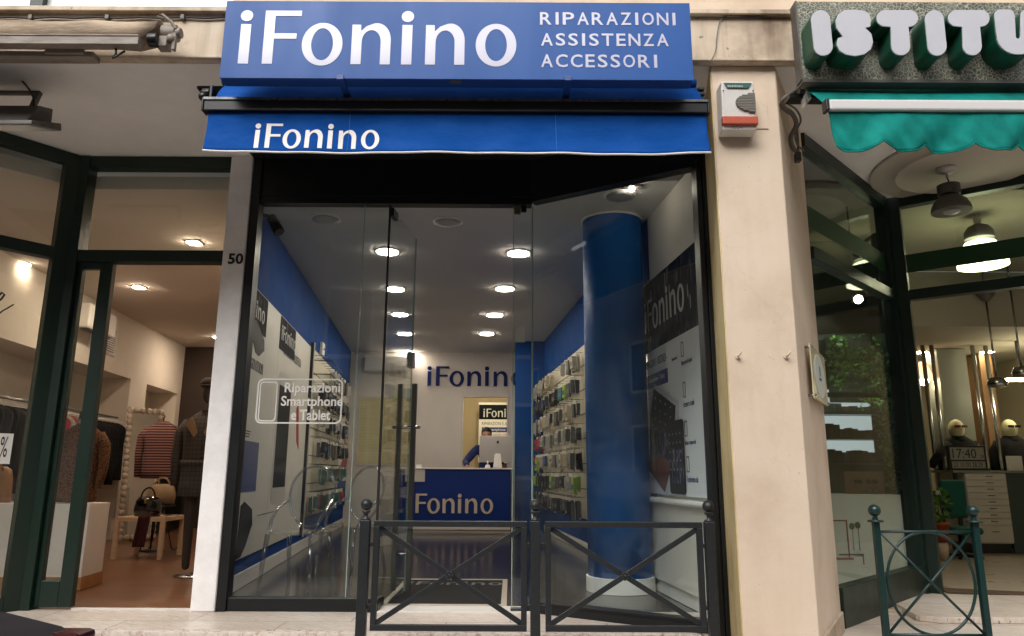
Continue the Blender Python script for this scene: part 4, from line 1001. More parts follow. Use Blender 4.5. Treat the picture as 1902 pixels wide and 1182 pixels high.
# ------------------------------------------------------------ blue awning
A = thing('awning', 'retracted blue shop awning with black front bar and lettered valance', 'awning', (-.35, 4.3, 3.3))
YA = 4.31
AX0, AX1 = FY(YA).px(382, 200)[0], FY(YA).px(1312, 200)[0]
zt_ = FY(YA).px(850, 190)[1]; zb_ = FY(YA).px(850, 212)[1]
mb = MB().box(AX0, AX1, YA - .035, YA + .035, zb_, zt_); part('front_bar', mb, M_BLACKMET, A, .006)
part('bar_lip', MB().box(AX0, AX1, YA - .045, YA - .036, zt_ - .012, zt_ + .004), mat('bar edge with painted highlights', '#6e6e70', .3, metal=.6, var=.5, scale=20), A)  # highlights along the lip are put into its lighter metal colour
part('end_cap', MB().box(AX0 - .012, AX0 - .0005, YA - .04, YA + .04, zb_ - .002, zt_ + .006), M_BLACKMET, A, .003)
part('end_cap', MB().box(AX1 + .0005, AX1 + .012, YA - .04, YA + .04, zb_ - .002, zt_ + .006), M_BLACKMET, A, .003)
part('end_screw', MB().cyl((AX0 - .013, YA, zb_ + .03), (AX0 - .02, YA, zb_ + .03), .012, n=12), M_CHROME, A)
def sheet(fx, nu, nv, th=.003):
    g = [[Vector(fx(i / nu, j / nv)) for i in range(nu + 1)] for j in range(nv + 1)]; mb = MB(); vs = [p for r in g for p in r]; n = len(vs)
    vs += [p + Vector((0, th, 0)) for p in vs]; W = nu + 1; fs = []
    for j in range(nv):
        for i in range(nu):
            q = (j * W + i, j * W + i + 1, (j + 1) * W + i + 1, (j + 1) * W + i); fs += [q, tuple(n + k for k in reversed(q))]
    rim = [i for i in range(W)] + [j * W + nu for j in range(1, nv + 1)] + [nv * W + i for i in range(nu - 1, -1, -1)] + [j * W for j in range(nv - 1, 0, -1)]
    for k in range(len(rim)): a, b = rim[k], rim[(k + 1) % len(rim)]; fs.append((a, b, n + b, n + a))
    return mb.add(vs, fs, True)
part('canvas', sheet(lambda u, v: (AX0 + .04 + (AX1 - AX0 - .05) * u + .012 * (1 - 2 * u) * v, YA + .02 + .13 * v - .02 * math.sin(math.pi * v) + .002 * math.sin(40 * u), zt_ + .002 + (3.60 - zt_) * v), 60, 6), M_AWN, A)
part('roller', MB().cyl((AX0 + .03, YA + .15, 3.625), (AX1 - .02, YA + .15, 3.625), .03, n=16), M_AWN, A)
VB = FY(YA - .03).px(850, 285)[1]
def val(u, v):
    sag = .02 * (abs(2 * u - 1) ** 6); wv = .006 * math.sin(23 * u + 1) + .004 * math.sin(51 * u)
    return (AX0 + .025 + (AX1 - AX0 - .03) * u - .014 * (1 - 2 * u) * v * v, YA - .01 + (wv + .015 * (abs(2 * u - 1) ** 8)) * v - .02 * v * v, zb_ + .006 - (zb_ - VB - sag) * v - .004 * v * math.sin(9 * u))
vl = part('valance', sheet(val, 140, 12), M_AWN, A)
mb = MB().tube([Vector(val(i / 140, 1)) + Vector((0, 0, -.004)) for i in range(141)], .0065, 6); part('white_hem', mb, M_WHITE, vl)
for sx in (.285, .697):
    u_ = sx; part('seam', MB().tube([Vector(val(u_, j / 12)) + Vector((0, -.002, 0)) for j in range(13)], .0018, 5), mat('seam blue', '#2b6fc0', .8), vl)
fv = FY(YA - .036); a = fv.px(470, 274); b_ = fv.px(705, 228)
adv = (.45 * 2 + .73 + .94 + .95 * 2 + .77)
cap = b_[1] - a[1]; o = ifonino(fv, a[0], a[1], cap, 0, .001, M_WHITE, vl, 'lettering', sx=(b_[0] - a[0]) / cap / adv)[0]
for v in o.data.vertices:
    u_ = (v.co.x - AX0 - .025) / (AX1 - AX0 - .03); v_ = min(1, max(0, (zb_ + .006 - v.co.z) / (zb_ - VB)))
    v.co.y += (val(u_, v_)[1] - .0015) - (YA - .036)
# crank box at the left end
q = P(386, 175, YA + .05)
cr_ = part('crank_gear', MB().cyl(q + Vector((-.03, 0, 0)), q + Vector((.02, 0, 0)), .038, n=8).ball(q + Vector((-.02, -.02, -.03)), .03, 10).box(q.x + .021, q.x + .04, q.y - .03, q.y + .05, q.z - .05, q.z + .05), M_BLACKMET, A, .004)
part('crank_eye', MB().cyl(q + Vector((.005, -.01, -.04)), q + Vector((.008, -.01, -.09)), .009, n=8), M_GREY, cr_)
q = P(1306, 172, YA + .08)
part('arm_bracket', MB().box(q.x - .03, q.x + .015, q.y, q.y + .1, q.z - .05, q.z - .03).box(q.x - .03, q.x + .012, q.y, q.y + .1, q.z - .015, q.z + .005).box(q.x - .03, q.x + .01, q.y, q.y + .1, q.z + .02, q.z + .04), M_BLACKMET, A, .003)

# ------------------------------------------------------------ alarm siren
fz = FY(4.33); a = fz.px(1343, 240); b_ = fz.px(1401, 152)
x0, z0, x1, z1 = a[0], a[1], b_[0], b_[1]
T = thing('alarm_siren', 'aged white alarm siren box with red lens on the peach pillar', 'alarm', ((x0 + x1) / 2, 4.4, z0))
part('case', MB().hexa([(x0, 4.34, z0), (x1, 4.34, z0), (x1, 4.444, z0 - .005), (x0, 4.444, z0 - .005)], [(x0 + .004, 4.325, z1), (x1 - .004, 4.325, z1), (x1 - .004, 4.444, z1), (x0 + .004, 4.444, z1)]), M_PLASTIC, T, .01)
part('red_lens', MB().box(x0 - .004, x1 + .004, 4.315, 4.35, z0 + .03, z0 + .085), M_RED, T, .006)
mb = MB(); cx = x1 - .01; cz = (z0 + z1) / 2 + .015
for k in range(12):
    z = cz - .062 + .0113 * k; h = .122 * math.sqrt(max(0, 1 - ((z - cz) / .066) ** 2)); mb.box(cx - h, cx + .006, 4.318, 4.331, z, z + .005)
part('grille', mb, mat('siren slots', '#8c877d', .6), T)
part('maker_plate', MB().fpoly(FY(4.3235), [(x0 + .02, z1 - .015), (x0 + .04, z1 - .052), (x1 - .045, z1 - .052), (x1 - .02, z1 - .015)], 0, .004), mat('dark green plate', '#1d5348', .4), T)
text('SICURTECNICA', FY(4.3195), x0 + .042, z1 - .046, .10, .012, M_WHITE, T, d=.001)
part('screw', MB().cyl((x0 + .015, 4.325, z1 - .07), (x0 + .015, 4.32, z1 - .07), .004, n=8).cyl((x1 - .015, 4.325, z1 - .07), (x1 - .015, 4.32, z1 - .07), .004, n=8), M_BLACKMET, T)
part('scrawl', MB().tube([(x0 + .06, 4.338, z0 + .008), (x0 + .07, 4.338, z0 + .022), (x0 + .078, 4.338, z0 + .006), (x0 + .09, 4.338, z0 + .022), (x0 + .1, 4.338, z0 + .008), (x0 + .118, 4.338, z0 + .02), (x0 + .13, 4.338, z0 + .009)], .0018, 5), M_TXT, T)
fz2 = FY(4.449); a = fz2.px(1403, 240); b_ = fz2.px(1424, 193)
solo('patch_plate', MB().box(a[0], b_[0], 4.443, 4.4495, a[1], b_[1]), M_PEACH, 'small painted patch plate on the pillar beside the siren', 'plate', bevel=.002)

# ------------------------------------------------------------ green sign with big letters
fg = FY(4.15); a = fg.px(1492, 148); top = fg.px(1700, 4)[1]
T = thing('shop_sign', 'crackle finished grey sign with thick white and green letters at right', 'sign', (3, 4.2, a[1]))
part('board', MB().box(a[0], 5.2, 4.15, 4.22, a[1], top), M_CRACKLE, T, .003)
part('rim', MB().box(a[0] - .006, 5.2, 4.142, 4.23, a[1] - .02, a[1] - .001).box(a[0] - .012, a[0] - .0005, 4.145, 4.23, a[1], top), M_GREY, T)
ff = FY(4.00)
lets = {}
def lpx(cx, cy, rx, ry, a0, a1, n=10): return [(cx + rx * math.cos(R(a0 + (a1 - a0) * i / n)), cy - ry * math.sin(R(a0 + (a1 - a0) * i / n))) for i in range(n + 1)]
def caps(x0, x1, y0, y1, k=0.0):
    r = (x1 - x0) / 2; return lpx(x0 + r, y0 + r, r, r, 0, 180) + lpx(x0 + r + k, y1 - r, r, r, 180, 360)
Zc = lambda x, y: (1300 + x * 602 / 1779, y * 400 / 1182)
Ssh = [(905, 158), (932, 150), (936, 110), (925, 82), (900, 64), (850, 57), (790, 60), (757, 82), (742, 120), (748, 160), (782, 205), (756, 214), (748, 250), (765, 284), (800, 304), (850, 312), (900, 302), (935, 275), (948, 235), (938, 190)]
Tsh = lambda dx: [(x + dx, y) for x, y in (lpx(1012, 105, 45, 45, 90, 255) + [(1045, 152)] + lpx(1100, 258, 52, 50, 180, 360)[0:11] + [(1142, 152)] + lpx(1150, 105, 44, 45, -75, 90))]
Ush = [(1640, 57)] + lpx(1640, 90, 27, 33, 90, 180, 6) + [(1625, 200)] + lpx(1745, 205, 118, 98, 180, 360, 18) + [(1880, 90)] + lpx(1852, 90, 28, 33, 0, 90, 5) + lpx(1785, 90, 28, 33, 90, 180, 5) + [(1755, 200)] + lpx(1742, 205, 12, 12, 0, -180, 6) + [(1724, 90)] + lpx(1695, 90, 27, 33, 0, 90, 5)
Ifn = lambda x0: lpx(x0 + 52, 112, 52, 52, 0, 180) + lpx(x0 + 67, 258, 52, 52, 180, 360)
for pts in (Ifn(608), Ssh, Tsh(0), Ifn(1232), Tsh(392), Ush):
    q = [ff.px(*Zc(x, y)) for x, y in pts]
    L_ = part('letter', MB().fpoly(ff, q, -.001, .008), M_LETTER, T, .0012)
    cxm = sum(p[0] for p in q) / len(q); czm = sum(p[1] for p in q) / len(q)
    part('letter_side', MB().fpoly(ff, [(cxm + (x - cxm) * 1.03, czm + (z - czm) * 1.03) for x, z in q], -.149, -.002), M_GREENRET, L_)

# ------------------------------------------------------------ teal awning
A = thing('awning', 'faded teal scalloped awning with white front bar at right', 'awning', (3, 4.1, 3.3))
fa = FY(4.05); zt_ = fa.px(1720, 189)[1]; zb_ = fa.px(1720, 209)[1]; xb = fa.px(1537, 200)[0]
part('front_bar', MB().box(xb, 5.0, 4.02, 4.075, zb_, zt_), M_ALU, A, .012)
part('end_cap', MB().box(xb - .022, xb - .001, 4.015, 4.08, zb_ - .004, zt_ + .002), M_BLACKMET, A, .006)
xr = 5.0
part('canvas', sheet(lambda u, v: (xb - .01 + (xr - xb) * u - .04 * v * (1 - u), 4.07 + .2 * v, zt_ - .002 + (3.50 - zt_) * v + .006 * math.sin(14 * u + 3 * v) * math.sin(math.pi * v)), 60, 8), M_TEAL, A)
def val2(u, v):
    sc = abs(math.sin(math.pi * (u * 10.9 + .06))); bz = fa.px(1720, 283)[1] + .055 * (1 - sc) ** 1.5 ; edge = .05 * (1 - v) if u == 0 else 0
    return (xb + .0 + (xr - xb) * u + .035 * v * (1 - u), 4.045 + .030 * v * math.sin(u * 31 + 2 * v) + .014 * math.sin(u * 77 + 5 * v) * v + .006 * math.sin(u * 170 - 7 * v) * v, zb_ + .004 + (bz - zb_) * v)
vl = part('valance', sheet(val2, 260, 12), M_TEAL, A)
part('hem', MB().tube([Vector(val2(i / 260, 1)) for i in range(261)], .005, 6), M_TEAL, vl)
part('rear_profile', MB().box(xb - .12, 5.0, 4.30, 4.39, 3.44, 3.468), M_BLACKMET, A)
part('roller', MB().cyl((xb - .06, 4.3, 3.49), (5.0, 4.3, 3.49), .03, n=12), M_BLACKMET, A)
# bracket and cables beside it
q = P(1497, 172, 4.3)
T = thing('awning_bracket', 'pale cast bracket under the left end of the grey sign', 'bracket', q)
part('casting', MB().box(q.x - .012, q.x + .022, q.y - .03, q.y + .06, q.z - .06, q.z + .055).box(q.x - .02, q.x - .002, q.y - .02, q.y + .05, q.z - .10, q.z - .02), M_PLASTIC, T, .01)
fcb = Fr((1.80, 4.44, 0), (.5, .87, 0))
def cpath(pts, Y0, Y1): n = len(pts) - 1; return [P(x, y, Y0 + (Y1 - Y0) * i / n) for i, (x, y) in enumerate(pts)]
def smooth_path(p, n=5):
    out = []
    for i in range(len(p) - 1):
        p0, p1, p2, p3 = p[max(0, i - 1)], p[i], p[i + 1], p[min(len(p) - 1, i + 2)]
        for k in range(n):
            t = k / n; out.append(.5 * ((2 * p1) + (p2 - p0) * t + (2 * p0 - 5 * p1 + 4 * p2 - p3) * t * t + (3 * p1 - p0 - 3 * p2 + p3) * t ** 3))
    return out + [p[-1]]
T = thing('conduit', 'flexible ribbed cable conduits sagging down the pillar side below the sign', 'conduit', P(1470, 260, 4.75))
pth = smooth_path(cpath([(1497, 160), (1474, 173), (1452, 190), (1452, 203), (1468, 215), (1476, 235), (1466, 258), (1470, 278), (1482, 290)], 4.34, 4.90)); pth = [p + Vector((.0, -.03, 0)) for p in pth]
part('hose', MB().tube(pth, .016, 8), mat('ribbed conduit', '#6d655b', .7), T)
pth2 = smooth_path(cpath([(1497, 163), (1470, 180), (1447, 197), (1455, 210), (1472, 222), (1478, 250), (1480, 287)], 4.34, 4.90)); part('hose', MB().tube([p + Vector((.0, -.03, 0)) for p in pth2], .009, 6), MATS['ribbed conduit'], T)
part('hose', MB().tube([p + Vector((.02, -.03, .012)) for p in pth], .007, 6), MATS['ribbed conduit'], T)
q = P(1481, 290, 4.85); part('end_fitting', MB().box(q.x - .02, q.x + .02, q.y - .03, q.y + .02, q.z - .05, q.z + .02), M_GREY, T, .008)

# wall cables
T = thing('cable', 'dark cable clipped along the beam above the rolled awning', 'cable', (-3, 4.39, 4))
pts = [P(x, 33 + (1.2 if k % 2 else -.8), 4.385) for k, x in enumerate(range(-60, 421, 40))]
part('wire', MB().tube(pts, .007, 6), M_CABLE, T)
[part('clip', MB().box(P(x, 33, 4.385).x - .012, P(x, 33, 4.385).x + .012, 4.37, 4.399, P(x, 33, 4.385).z - .015, P(x, 33, 4.385).z + .015), M_GREY, T) for x in (58, 200, 340)]
T = thing('cable', 'dark cable running from the blue sign to the crackled sign', 'cable', (1.5, 4.39, 4))
part('wire', MB().tube(smooth_path([P(x, y, 4.384) for x, y in [(1280, 27), (1350, 28), (1400, 30), (1443, 26), (1470, 18), (1486, 17)]]), .006, 6), M_CABLE, T)
part('wire', MB().tube(smooth_path([P(x, y, 4.384) for x, y in [(1357, 27), (1339, 37), (1332, 65), (1329, 95), (1318, 118)]]), .0035, 6), M_GREY, T)
q = P(1357, 26, 4.38); part('clip', MB().ball(q, .014, 8), M_GREY, T)

# ------------------------------------------------------------ rolled dirty awning, left
A = thing('awning', 'rolled up dirty beige awning along the beam at left', 'awning', (-3, 4.2, 3.8))
xe = P(300, 50, 4.2).x; zc = P(150, 58, 4.2).z
mb = MB(); n = 26; rings = []
for i in range(n + 1):
    x = -6 + (xe - .02 + 6) * i / n; k = (i / n); ys = 1.0
    rings.append([(x - (.13 * max(0, -math.sin(2 * math.pi * j / 16)) if i == n else 0), 4.25 + .088 * math.cos(2 * math.pi * j / 16), zc + .0 + .006 * math.sin(i * 1.7) + (.090 + .004 * math.sin(i * 2.3 + j)) * math.sin(2 * math.pi * j / 16)) for j in range(16)])
part('rolled_canvas', mb.loft(rings), M_DIRTY, A)
mb = MB().box(-6, xe - .10, 4.13, 4.20, zc - .135, zc - .075).box(-6, xe - .10, 4.125, 4.1295, zc - .08, zc - .07); part('front_bar', mb, M_DIRTYM, A, .006)
mb = MB().box(-6, -2.7, 4.21, 4.30, zc - .175, zc - .136).box(-3.0, -2.75, 4.19, 4.21, zc - .165, zc - .13); part('arm', mb, M_DIRTYM, A, .006)
q = P(308, 62, 4.2)
mb = MB().cyl(q + Vector((-.04, .05, .03)), q + Vector((.05, .05, .03)), .055, n=14).cyl(q + Vector((.055, .03, .02)), q + Vector((.085, .03, .02)), .035, n=10).box(q.x - .05, q.x + .02, q.y - .02, q.y + .06, q.z - .10, q.z - .03).ball(q + Vector((.04, 0, -.04)), .032, 10).box(q.x + .05, q.x + .07, q.y - .01, q.y + .02, q.z - .12, q.z + .0).tube([q + Vector((-.02, 0, .10)), q + Vector((-.06, -.01, .115)), q + Vector((-.03, -.01, .125)), q + Vector((.03, 0, .08)), q + Vector((.06, 0, .03))], .012, 6)
part('mechanism', mb, M_DIRTYM, A, .004)
q2 = P(286, 75, 4.18); part('gear_cover', MB().cyl(q2 + Vector((-.03, 0, 0)), q2 + Vector((.03, 0, 0)), .045, n=10), M_BLACKMET, A, .004)
q = P(240, 96, 4.2)
mb = MB().box(q.x - .01, q.x + .14, 4.2, 4.22, q.z - .01, q.z + .02).tube([q + Vector((.0, 0, .04)), q + Vector((.005, 0, -.02)), q + Vector((-.012, 0, -.06))], .006, 5); 
q = P(218, 98, 4.2); mb = MB().tube([q + Vector((0, -.02, .02)), q + Vector((.01, -.03, -.03)), q + Vector((-.01, -.03, -.06)), q + Vector((.06, -.02, -.0))], .007, 5); part('hinge', mb, M_BLACKMET, A)

# floodlight at left
q = P(0, 190, 4.65)
T = thing('floodlight', 'dark grey floodlight hanging in its bracket under the left soffit', 'floodlight', (q.x, 4.9, 3.75))
f0 = P(48, 152, 4.7); f1 = P(40, 200, 4.7)
mb = MB().bar((-4.2, 4.85, f0.z), (f0.x + .012, 4.85, f0.z), .04, .03).bar((f0.x, 4.85, f0.z + .005), (f0.x - .01, 4.8, f1.z), .03, .035, (0, 1, 0)).bar((f0.x - .25, 4.85, f0.z), (f0.x - .25, 4.85, 3.754), .03, .04, (0, 1, 0)); part('bracket', mb, M_GREY, T, .003)
a = P(64, 235, 4.45); b_ = P(50, 200, 4.75)
xl = -4.3
mb = MB().hexa([(xl, 4.42, a.z), (a.x, 4.42, a.z), (a.x - .05, 4.80, a.z + .14), (xl, 4.80, a.z + .14)], [(xl, 4.42, a.z + .03), (a.x, 4.42, a.z + .03), (a.x - .06, 4.80, a.z + .20), (xl, 4.80, a.z + .20)]); part('housing', mb, M_GREY, T, .006)
mb = MB().hexa([(xl, 4.5, a.z + .065), (a.x - .10, 4.5, a.z + .065), (a.x - .13, 4.80, a.z + .205), (xl, 4.80, a.z + .205)], [(xl, 4.62, a.z + .24), (a.x - .10, 4.62, a.z + .24), (a.x - .12, 4.78, a.z + .30), (xl, 4.78, a.z + .30)]); part('back_case', mb, M_GREY, T, .006)
part('glass', MB().hexa([(xl, 4.45, a.z - .0015 + .01), (a.x - .05, 4.45, a.z + .0085), (a.x - .09, 4.78, a.z + .128), (xl, 4.78, a.z + .128)], [(xl, 4.45, a.z + .012), (a.x - .05, 4.45, a.z + .012), (a.x - .09, 4.78, a.z + .131), (xl, 4.78, a.z + .131)]), M_UNLIT, T)
pth = smooth_path([P(x, y, 4.7) for x, y in [(-20, 118), (8, 124), (35, 145), (58, 172), (63, 195), (54, 208)]]); part('cable', MB().tube(pth, .007, 6), M_CABLE, T)

# ------------------------------------------------------------ clothes shop front
S = thing('shopfront', 'dark green framed shopfront of the clothes shop with open doorway', 'shopfront', (-3.9, 6, 0))
cA = Vector((-3.80, 5.98, 0)); cB = Vector((-4.95, 4.58, 0)); FW = Fr(cB, cA - cB); LW = (cA - cB).length
zh = 3.654; ztr = F6.px(300, 479)[1]
mb = MB().box(-3.90, -3.70, 5.93, 6.07, 0, 3.754)                                                # corner post
mb.box(-3.699, -2.461, 5.94, 6.06, zh, 3.753)                                                    # head
mb.box(-3.699, -2.461, 5.94, 6.06, ztr - .05, ztr + .05)                                         # transom
part('frame', mb, M_DKGREEN, S, .004)
mb = MB().fbox(FW, 0, LW - .13, zh, 3.752, -.05, .05).fbox(FW, 0, LW - .13, ztr - .05, ztr + .05, -.05, .05).fbox(FW, 0, LW - .13, 0, .1, -.05, .05).fbox(FW, LW - .129, LW - .02, 0, 3.751, -.052, .052); part('frame', mb, M_DKGREEN, S, .004)
part('window_pane', MB().fbox(FW, 0, LW - .13, ztr + .05, zh, -.004, .004), M_GLASS, S); part('window_pane', MB().fbox(FW, 0, LW - .13, .1, ztr - .05, -.004, .004), M_GLASS, S)
part('window_pane', MB().box(-3.699, -2.461, 5.996, 6.004, ztr + .051, zh - .001), M_GLASS, S)
xs0 = F6.px(191, 490)[0]; xs1 = F6.px(214, 490)[0]
mb = MB().box(-3.698, -3.66, 5.97, 6.03, .02, ztr - .052).box(xs0, xs1, 5.97, 6.03, .02, ztr - .052).box(-3.659, xs0 - .001, 5.97, 6.03, .02, F6.px(80, 1078)[1]).box(-3.659, xs0 - .001, 5.97, 6.03, ztr - .11, ztr - .052)
D = part('door', mb, M_DKGREEN, S, .004); part('door_pane', MB().box(-3.659, xs0 - .001, 5.996, 6.004, F6.px(80, 1078)[1], ztr - .111), M_GLASS, D)
tag(part('metal_threshold', MB().box(xs1, -2.461, 5.98, 6.021, -.002, .012), M_PLASTIC, None, .002), 'pale worn threshold strip in the clothes shop doorway', 'threshold')
a = FW.px(3, 862); b_ = FW.px(25, 806)
T = thing('discount_sign', 'white placard with a black percent sign on the leftmost pane', 'placard', FW.at(a[0], a[1], .01))
part('card', MB().fbox(FW, a[0] - .35, b_[0], a[1], b_[1], .006, .010), M_WHITE, T); text('%', FW, a[0] - .03, a[1] + .05, b_[0] - a[0] - .0, .16, M_NUM, T, d=.0105)
fi = FW.px(8, 570); T = thing('window_transfer', 'black brush stroke lettering stuck to the leftmost pane', 'window sticker', FW.at(*fi))
part('stroke', MB().tube([FW.at(*FW.px(x, y), .007) for x, y in [(-10, 590), (4, 578), (15, 572), (25, 566)]], .006, 6), M_NUM, T); part('stroke', MB().tube([FW.at(*FW.px(x, y), .007) for x, y in [(-6, 562), (2, 556), (8, 548), (3, 544), (-5, 552)]], .008, 6), M_NUM, T)

# ------------------------------------------------------------ clothes shop interior
ZC = 3.50
FWL = Fr((XW(6), 6, 0), (-.113, 1, 0))
struct('ceiling', MB().zpoly([(-7.5, 4.8), (-4.95, 4.8), (-3.8, 6.07), (-2.5, 6.07), (XL(16) - .12, 16), (-9, 16)], ZC, 3.62), M_BROWN, 'brown lit ceiling of the clothes shop')
nA, nB, nC, nD = FWL.px(40, 640)[0], FWL.px(243, 704)[0], FWL.px(273, 715)[0], FWL.px(329, 732)[0]
nz = FWL.px(243, 704)[1]; nz2 = FWL.px(300, 724)[1]; nzb = 1.25
mb = MB().fbox(FWL, -1.6, 8.45, nz, ZC, -.08, 0)
mb.fbox(FWL, -1.6, .6, 0, nz, -.08, 0).fbox(FWL, nB, nC, 0, nz, -.6, 0).fbox(FWL, nC, nD, 0, nzb, -.08, 0).fbox(FWL, nD, 8.45, 0, nz, -.6, 0)
mb.fbox(FWL, .6, nB, 0, nz, -.68, -.6).fbox(FWL, nC, nD, nzb, nz, -.55, -.5)
mb.fbox(FWL, .6, nD, nz + .001, nz + .05, -.68, -.081).fbox(FWL, nC, nD, nzb - .05, nzb, -.5, -.081)
struct('wall', mb, M_PEACHI, 'warm plaster left wall of the clothes shop with two niches')
yb = (FWL.at(8.45, 0)).y
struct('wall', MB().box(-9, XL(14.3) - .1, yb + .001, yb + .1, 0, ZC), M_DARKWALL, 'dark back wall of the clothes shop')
struct('wall', MB().zpoly([(XL(6.75) - .17, 6.75), (XL(6.75) - .15, 6.75), (XL(16) - .12, 16), (XL(16) - .14, 16)], 0, ZC), M_PEACHI, 'right side wall of the clothes shop')
g_ = 'square halogen ceiling spots of the clothes shop'
for x, y, l in [(361, 450, 'nearest glowing halogen spot seen through the fanlight'), (258, 533, 'bright halogen spot above the clothes rack'), (45, 489, 'dim looking halogen spot near the leftmost pane'), (404, 626, 'farthest halogen spot beside the white pier')]:
    downlight(x, y, ZC, .06 if x > 50 else .05, M_LIGHTW, l, g_, sq=True, name='halogen_spot')
# air conditioner, grille
a0, a1 = FWL.px(128, 620)[0], FWL.px(183, 620)[0]; z1 = FWL.px(128, 558)[1]; z0 = z1 - .34
T = thing('air_conditioner', 'cream air conditioner on the clothes shop wall behind the door stile', 'air conditioner', FWL.at(a0, z0, .1))
part('case', MB().fbox(FWL, a0, a1, z0, z1, .001, .24), M_PLASTIC, T, .02); part('louvre', MB().fbox(FWL, a0 + .05, a1 - .05, z0 - .012, z0 + .001, .1, .22), M_GREY, T)
a = FWL.px(163, 640); b_ = FWL.px(214, 640); z0 = FWL.px(190, 655)[1]; z1 = z0 + .42
T = thing('vent_grille', 'slatted air grille low on the wall right of the air conditioner', 'vent', FWL.at(a[0], z0, 0))
part('frame', MB().fbox(FWL, a[0], b_[0], z0, z0 + .02, .001, .02).fbox(FWL, a[0], b_[0], z1 - .02, z1, .001, .02).fbox(FWL, a[0], a[0] + .03, z0 + .021, z1 - .021, .001, .02).fbox(FWL, b_[0] - .03, b_[0], z0 + .021, z1 - .021, .001, .02), M_PLASTIC, T)
mb = MB(); [mb.fbox(FWL, a[0] + .031, b_[0] - .031, z0 + .03 + k * .034, z0 + .048 + k * .034, .002, .016) for k in range(11)]; part('slats', mb, M_PLASTIC, T)
part('dark_hollow_sheet', MB().fbox(FWL, a[0] + .031, b_[0] - .031, z0 + .021, z1 - .021, .0003, .0015), M_BLACK, T)  # black sheet paints the dark hollow behind the slats

# clothes rail and garments
def garment(loc, ang, col, w_=.42, h=.8, long_=0, label='', grp=None, m=None, d=.09):
    mb = MB(); rings = []
    for z, hw, t in [(0, .05, .02), (-.03, .12, .03), (-.07, w_ * .44, .045), (-.12, w_ * .5, d * .5), (-.35, w_ * .46, d * .55), (-h * .75, w_ * .47, d * .6), (-h, w_ * .5, d * .55)]:
        rings.append([(hw * math.cos(2 * math.pi * k / 14), t * math.sin(2 * math.pi * k / 14) + .01 * math.sin(3 * k + z * 9), z - .09 + (.008 * math.sin(5 * k) if z < -.3 else 0)) for k in range(14)])
    mb.loft(rings)
    T = thing('hanging_garment', label, 'garment', loc, grp)
    T.rotation_euler = (0, 0, ang)
    o = link('cloth', mesh_of('cloth', mb, m), None); o.parent = T
    h_ = link('hanger', HANG, None); h_.parent = T
    return T
HANG = mesh_of('hanger', MB().tube([(-.19, 0, -.10), (-.05, 0, -.055), (0, 0, -.045), (.05, 0, -.055), (.19, 0, -.10)], .006, 6).tube([(0, 0, -.05), (0, 0, 0), (.012, 0, .016), (0, 0, .028), (-.012, 0, .016)], .0025, 5), M_PLASTIC)
r0 = Vector((-5.62, 7.4, 1.86)); r1 = Vector((-6.22, 11.55, 1.88))
T = thing('clothes_rail', 'long metal clothes rail along the left wall of the clothes shop', 'clothes rail', (r0 + r1) / 2)
part('rod', MB().cyl(r0, r1, .016, n=10), M_CHROME, T)
for k in (.02, .5, .98):
    q = r0 + (r1 - r0) * k; part('bracket', MB().tube([q, q + Vector((-.45, .03, .02))], .01, 6), M_CHROME, T)
pal_g = [('maroon', mat('maroon cloth', '#421019', .95)), ('purple', mat('purple cloth', '#2c1a33', .95)), ('red', mat('red cloth', '#8a1220', .9)), ('grey', mat('grey cloth', '#3a3636', .95)), ('navy', mat('navy cloth', '#11141f', .95)), ('white', mat('cream print cloth', '#8e897c', .95, var=.6, scale=40)), ('black', M_BLKCLOTH)]
random.seed(5)
ng = 26
for k in range(ng):
    t = (k + .5) / ng; q = r0 + (r1 - r0) * t
    nm, m_ = pal_g[6] if t > .66 else (pal_g[6] if t < .3 and k % 2 else random.choice(pal_g[:6]))
    where = 'at the near end of' if t < .33 else 'in the middle of' if t < .66 else 'at the far end of'
    garment(q, R(random.uniform(-8, 8)) , None, .40 + random.uniform(-.04, .04), random.uniform(.75, .98), 0, '%s garment hanging %s the clothes rail' % (nm, where), 'garments on the clothes rail', m_)

# display plinth and leopard jumper
px0, px1 = -5.6, -3.89
T = thing('display_plinth', 'long white display plinth with wooden skirting behind the green door', 'plinth', ((px0 + px1) / 2, 7.1, 0))
part('body', MB().zpoly([(px0, 6.93), (px1, 6.93), (px1 - .045, 7.36), (px0, 7.36)], .11, .755), M_PLINTH, T, .004)
part('skirting', MB().zpoly([(px0, 6.925), (px1 + .008, 6.925), (px1 - .04, 7.37), (px0, 7.37)], 0, .109), mat('wood skirting', '#a5713f', .5, var=.1), T)
q = P(147, 860, 7.14)
def torso(T, c, H, wd, dp, m, neck_m, sleeves=True, nm='jumper', sl=.62, lab=None):
    """worn top standing on c, height H: lofted torso with sleeves hanging at the sides"""
    prof = [(0, .50, .5), (.12, .49, .5), (.35, .46, .48), (.6, .48, .52), (.78, .50, .5), (.88, .45, .42), (.94, .30, .32), (.985, .17, .24), (1.0, .15, .22)]
    mb = MB(); mb.loft([[(c.x + wd * a * math.copysign(abs(math.cos(2 * math.pi * k / 28)) ** .8, math.cos(2 * math.pi * k / 28)) + .005 * math.sin(4 * k + 20 * z), c.y + dp * b * math.sin(2 * math.pi * k / 28), c.z + H * z) for k in range(28)] for z, a, b in prof])
    o = part(nm, mb, m, T)
    if sleeves:
        for s_ in (-1, 1):
            a = Vector((c.x + s_ * wd * .40, c.y, c.z + H * .86))
            part('sleeve', MB().tube([a, a + Vector((s_ * wd * .17, 0, -H * .14)), a + Vector((s_ * wd * .21, -.01, -H * .42)), a + Vector((s_ * wd * .17, -.03, -H * sl * 1.12))], .05, 12, rs=[wd * .13, wd * .135, wd * .11, wd * .085]), m, o)
    return o
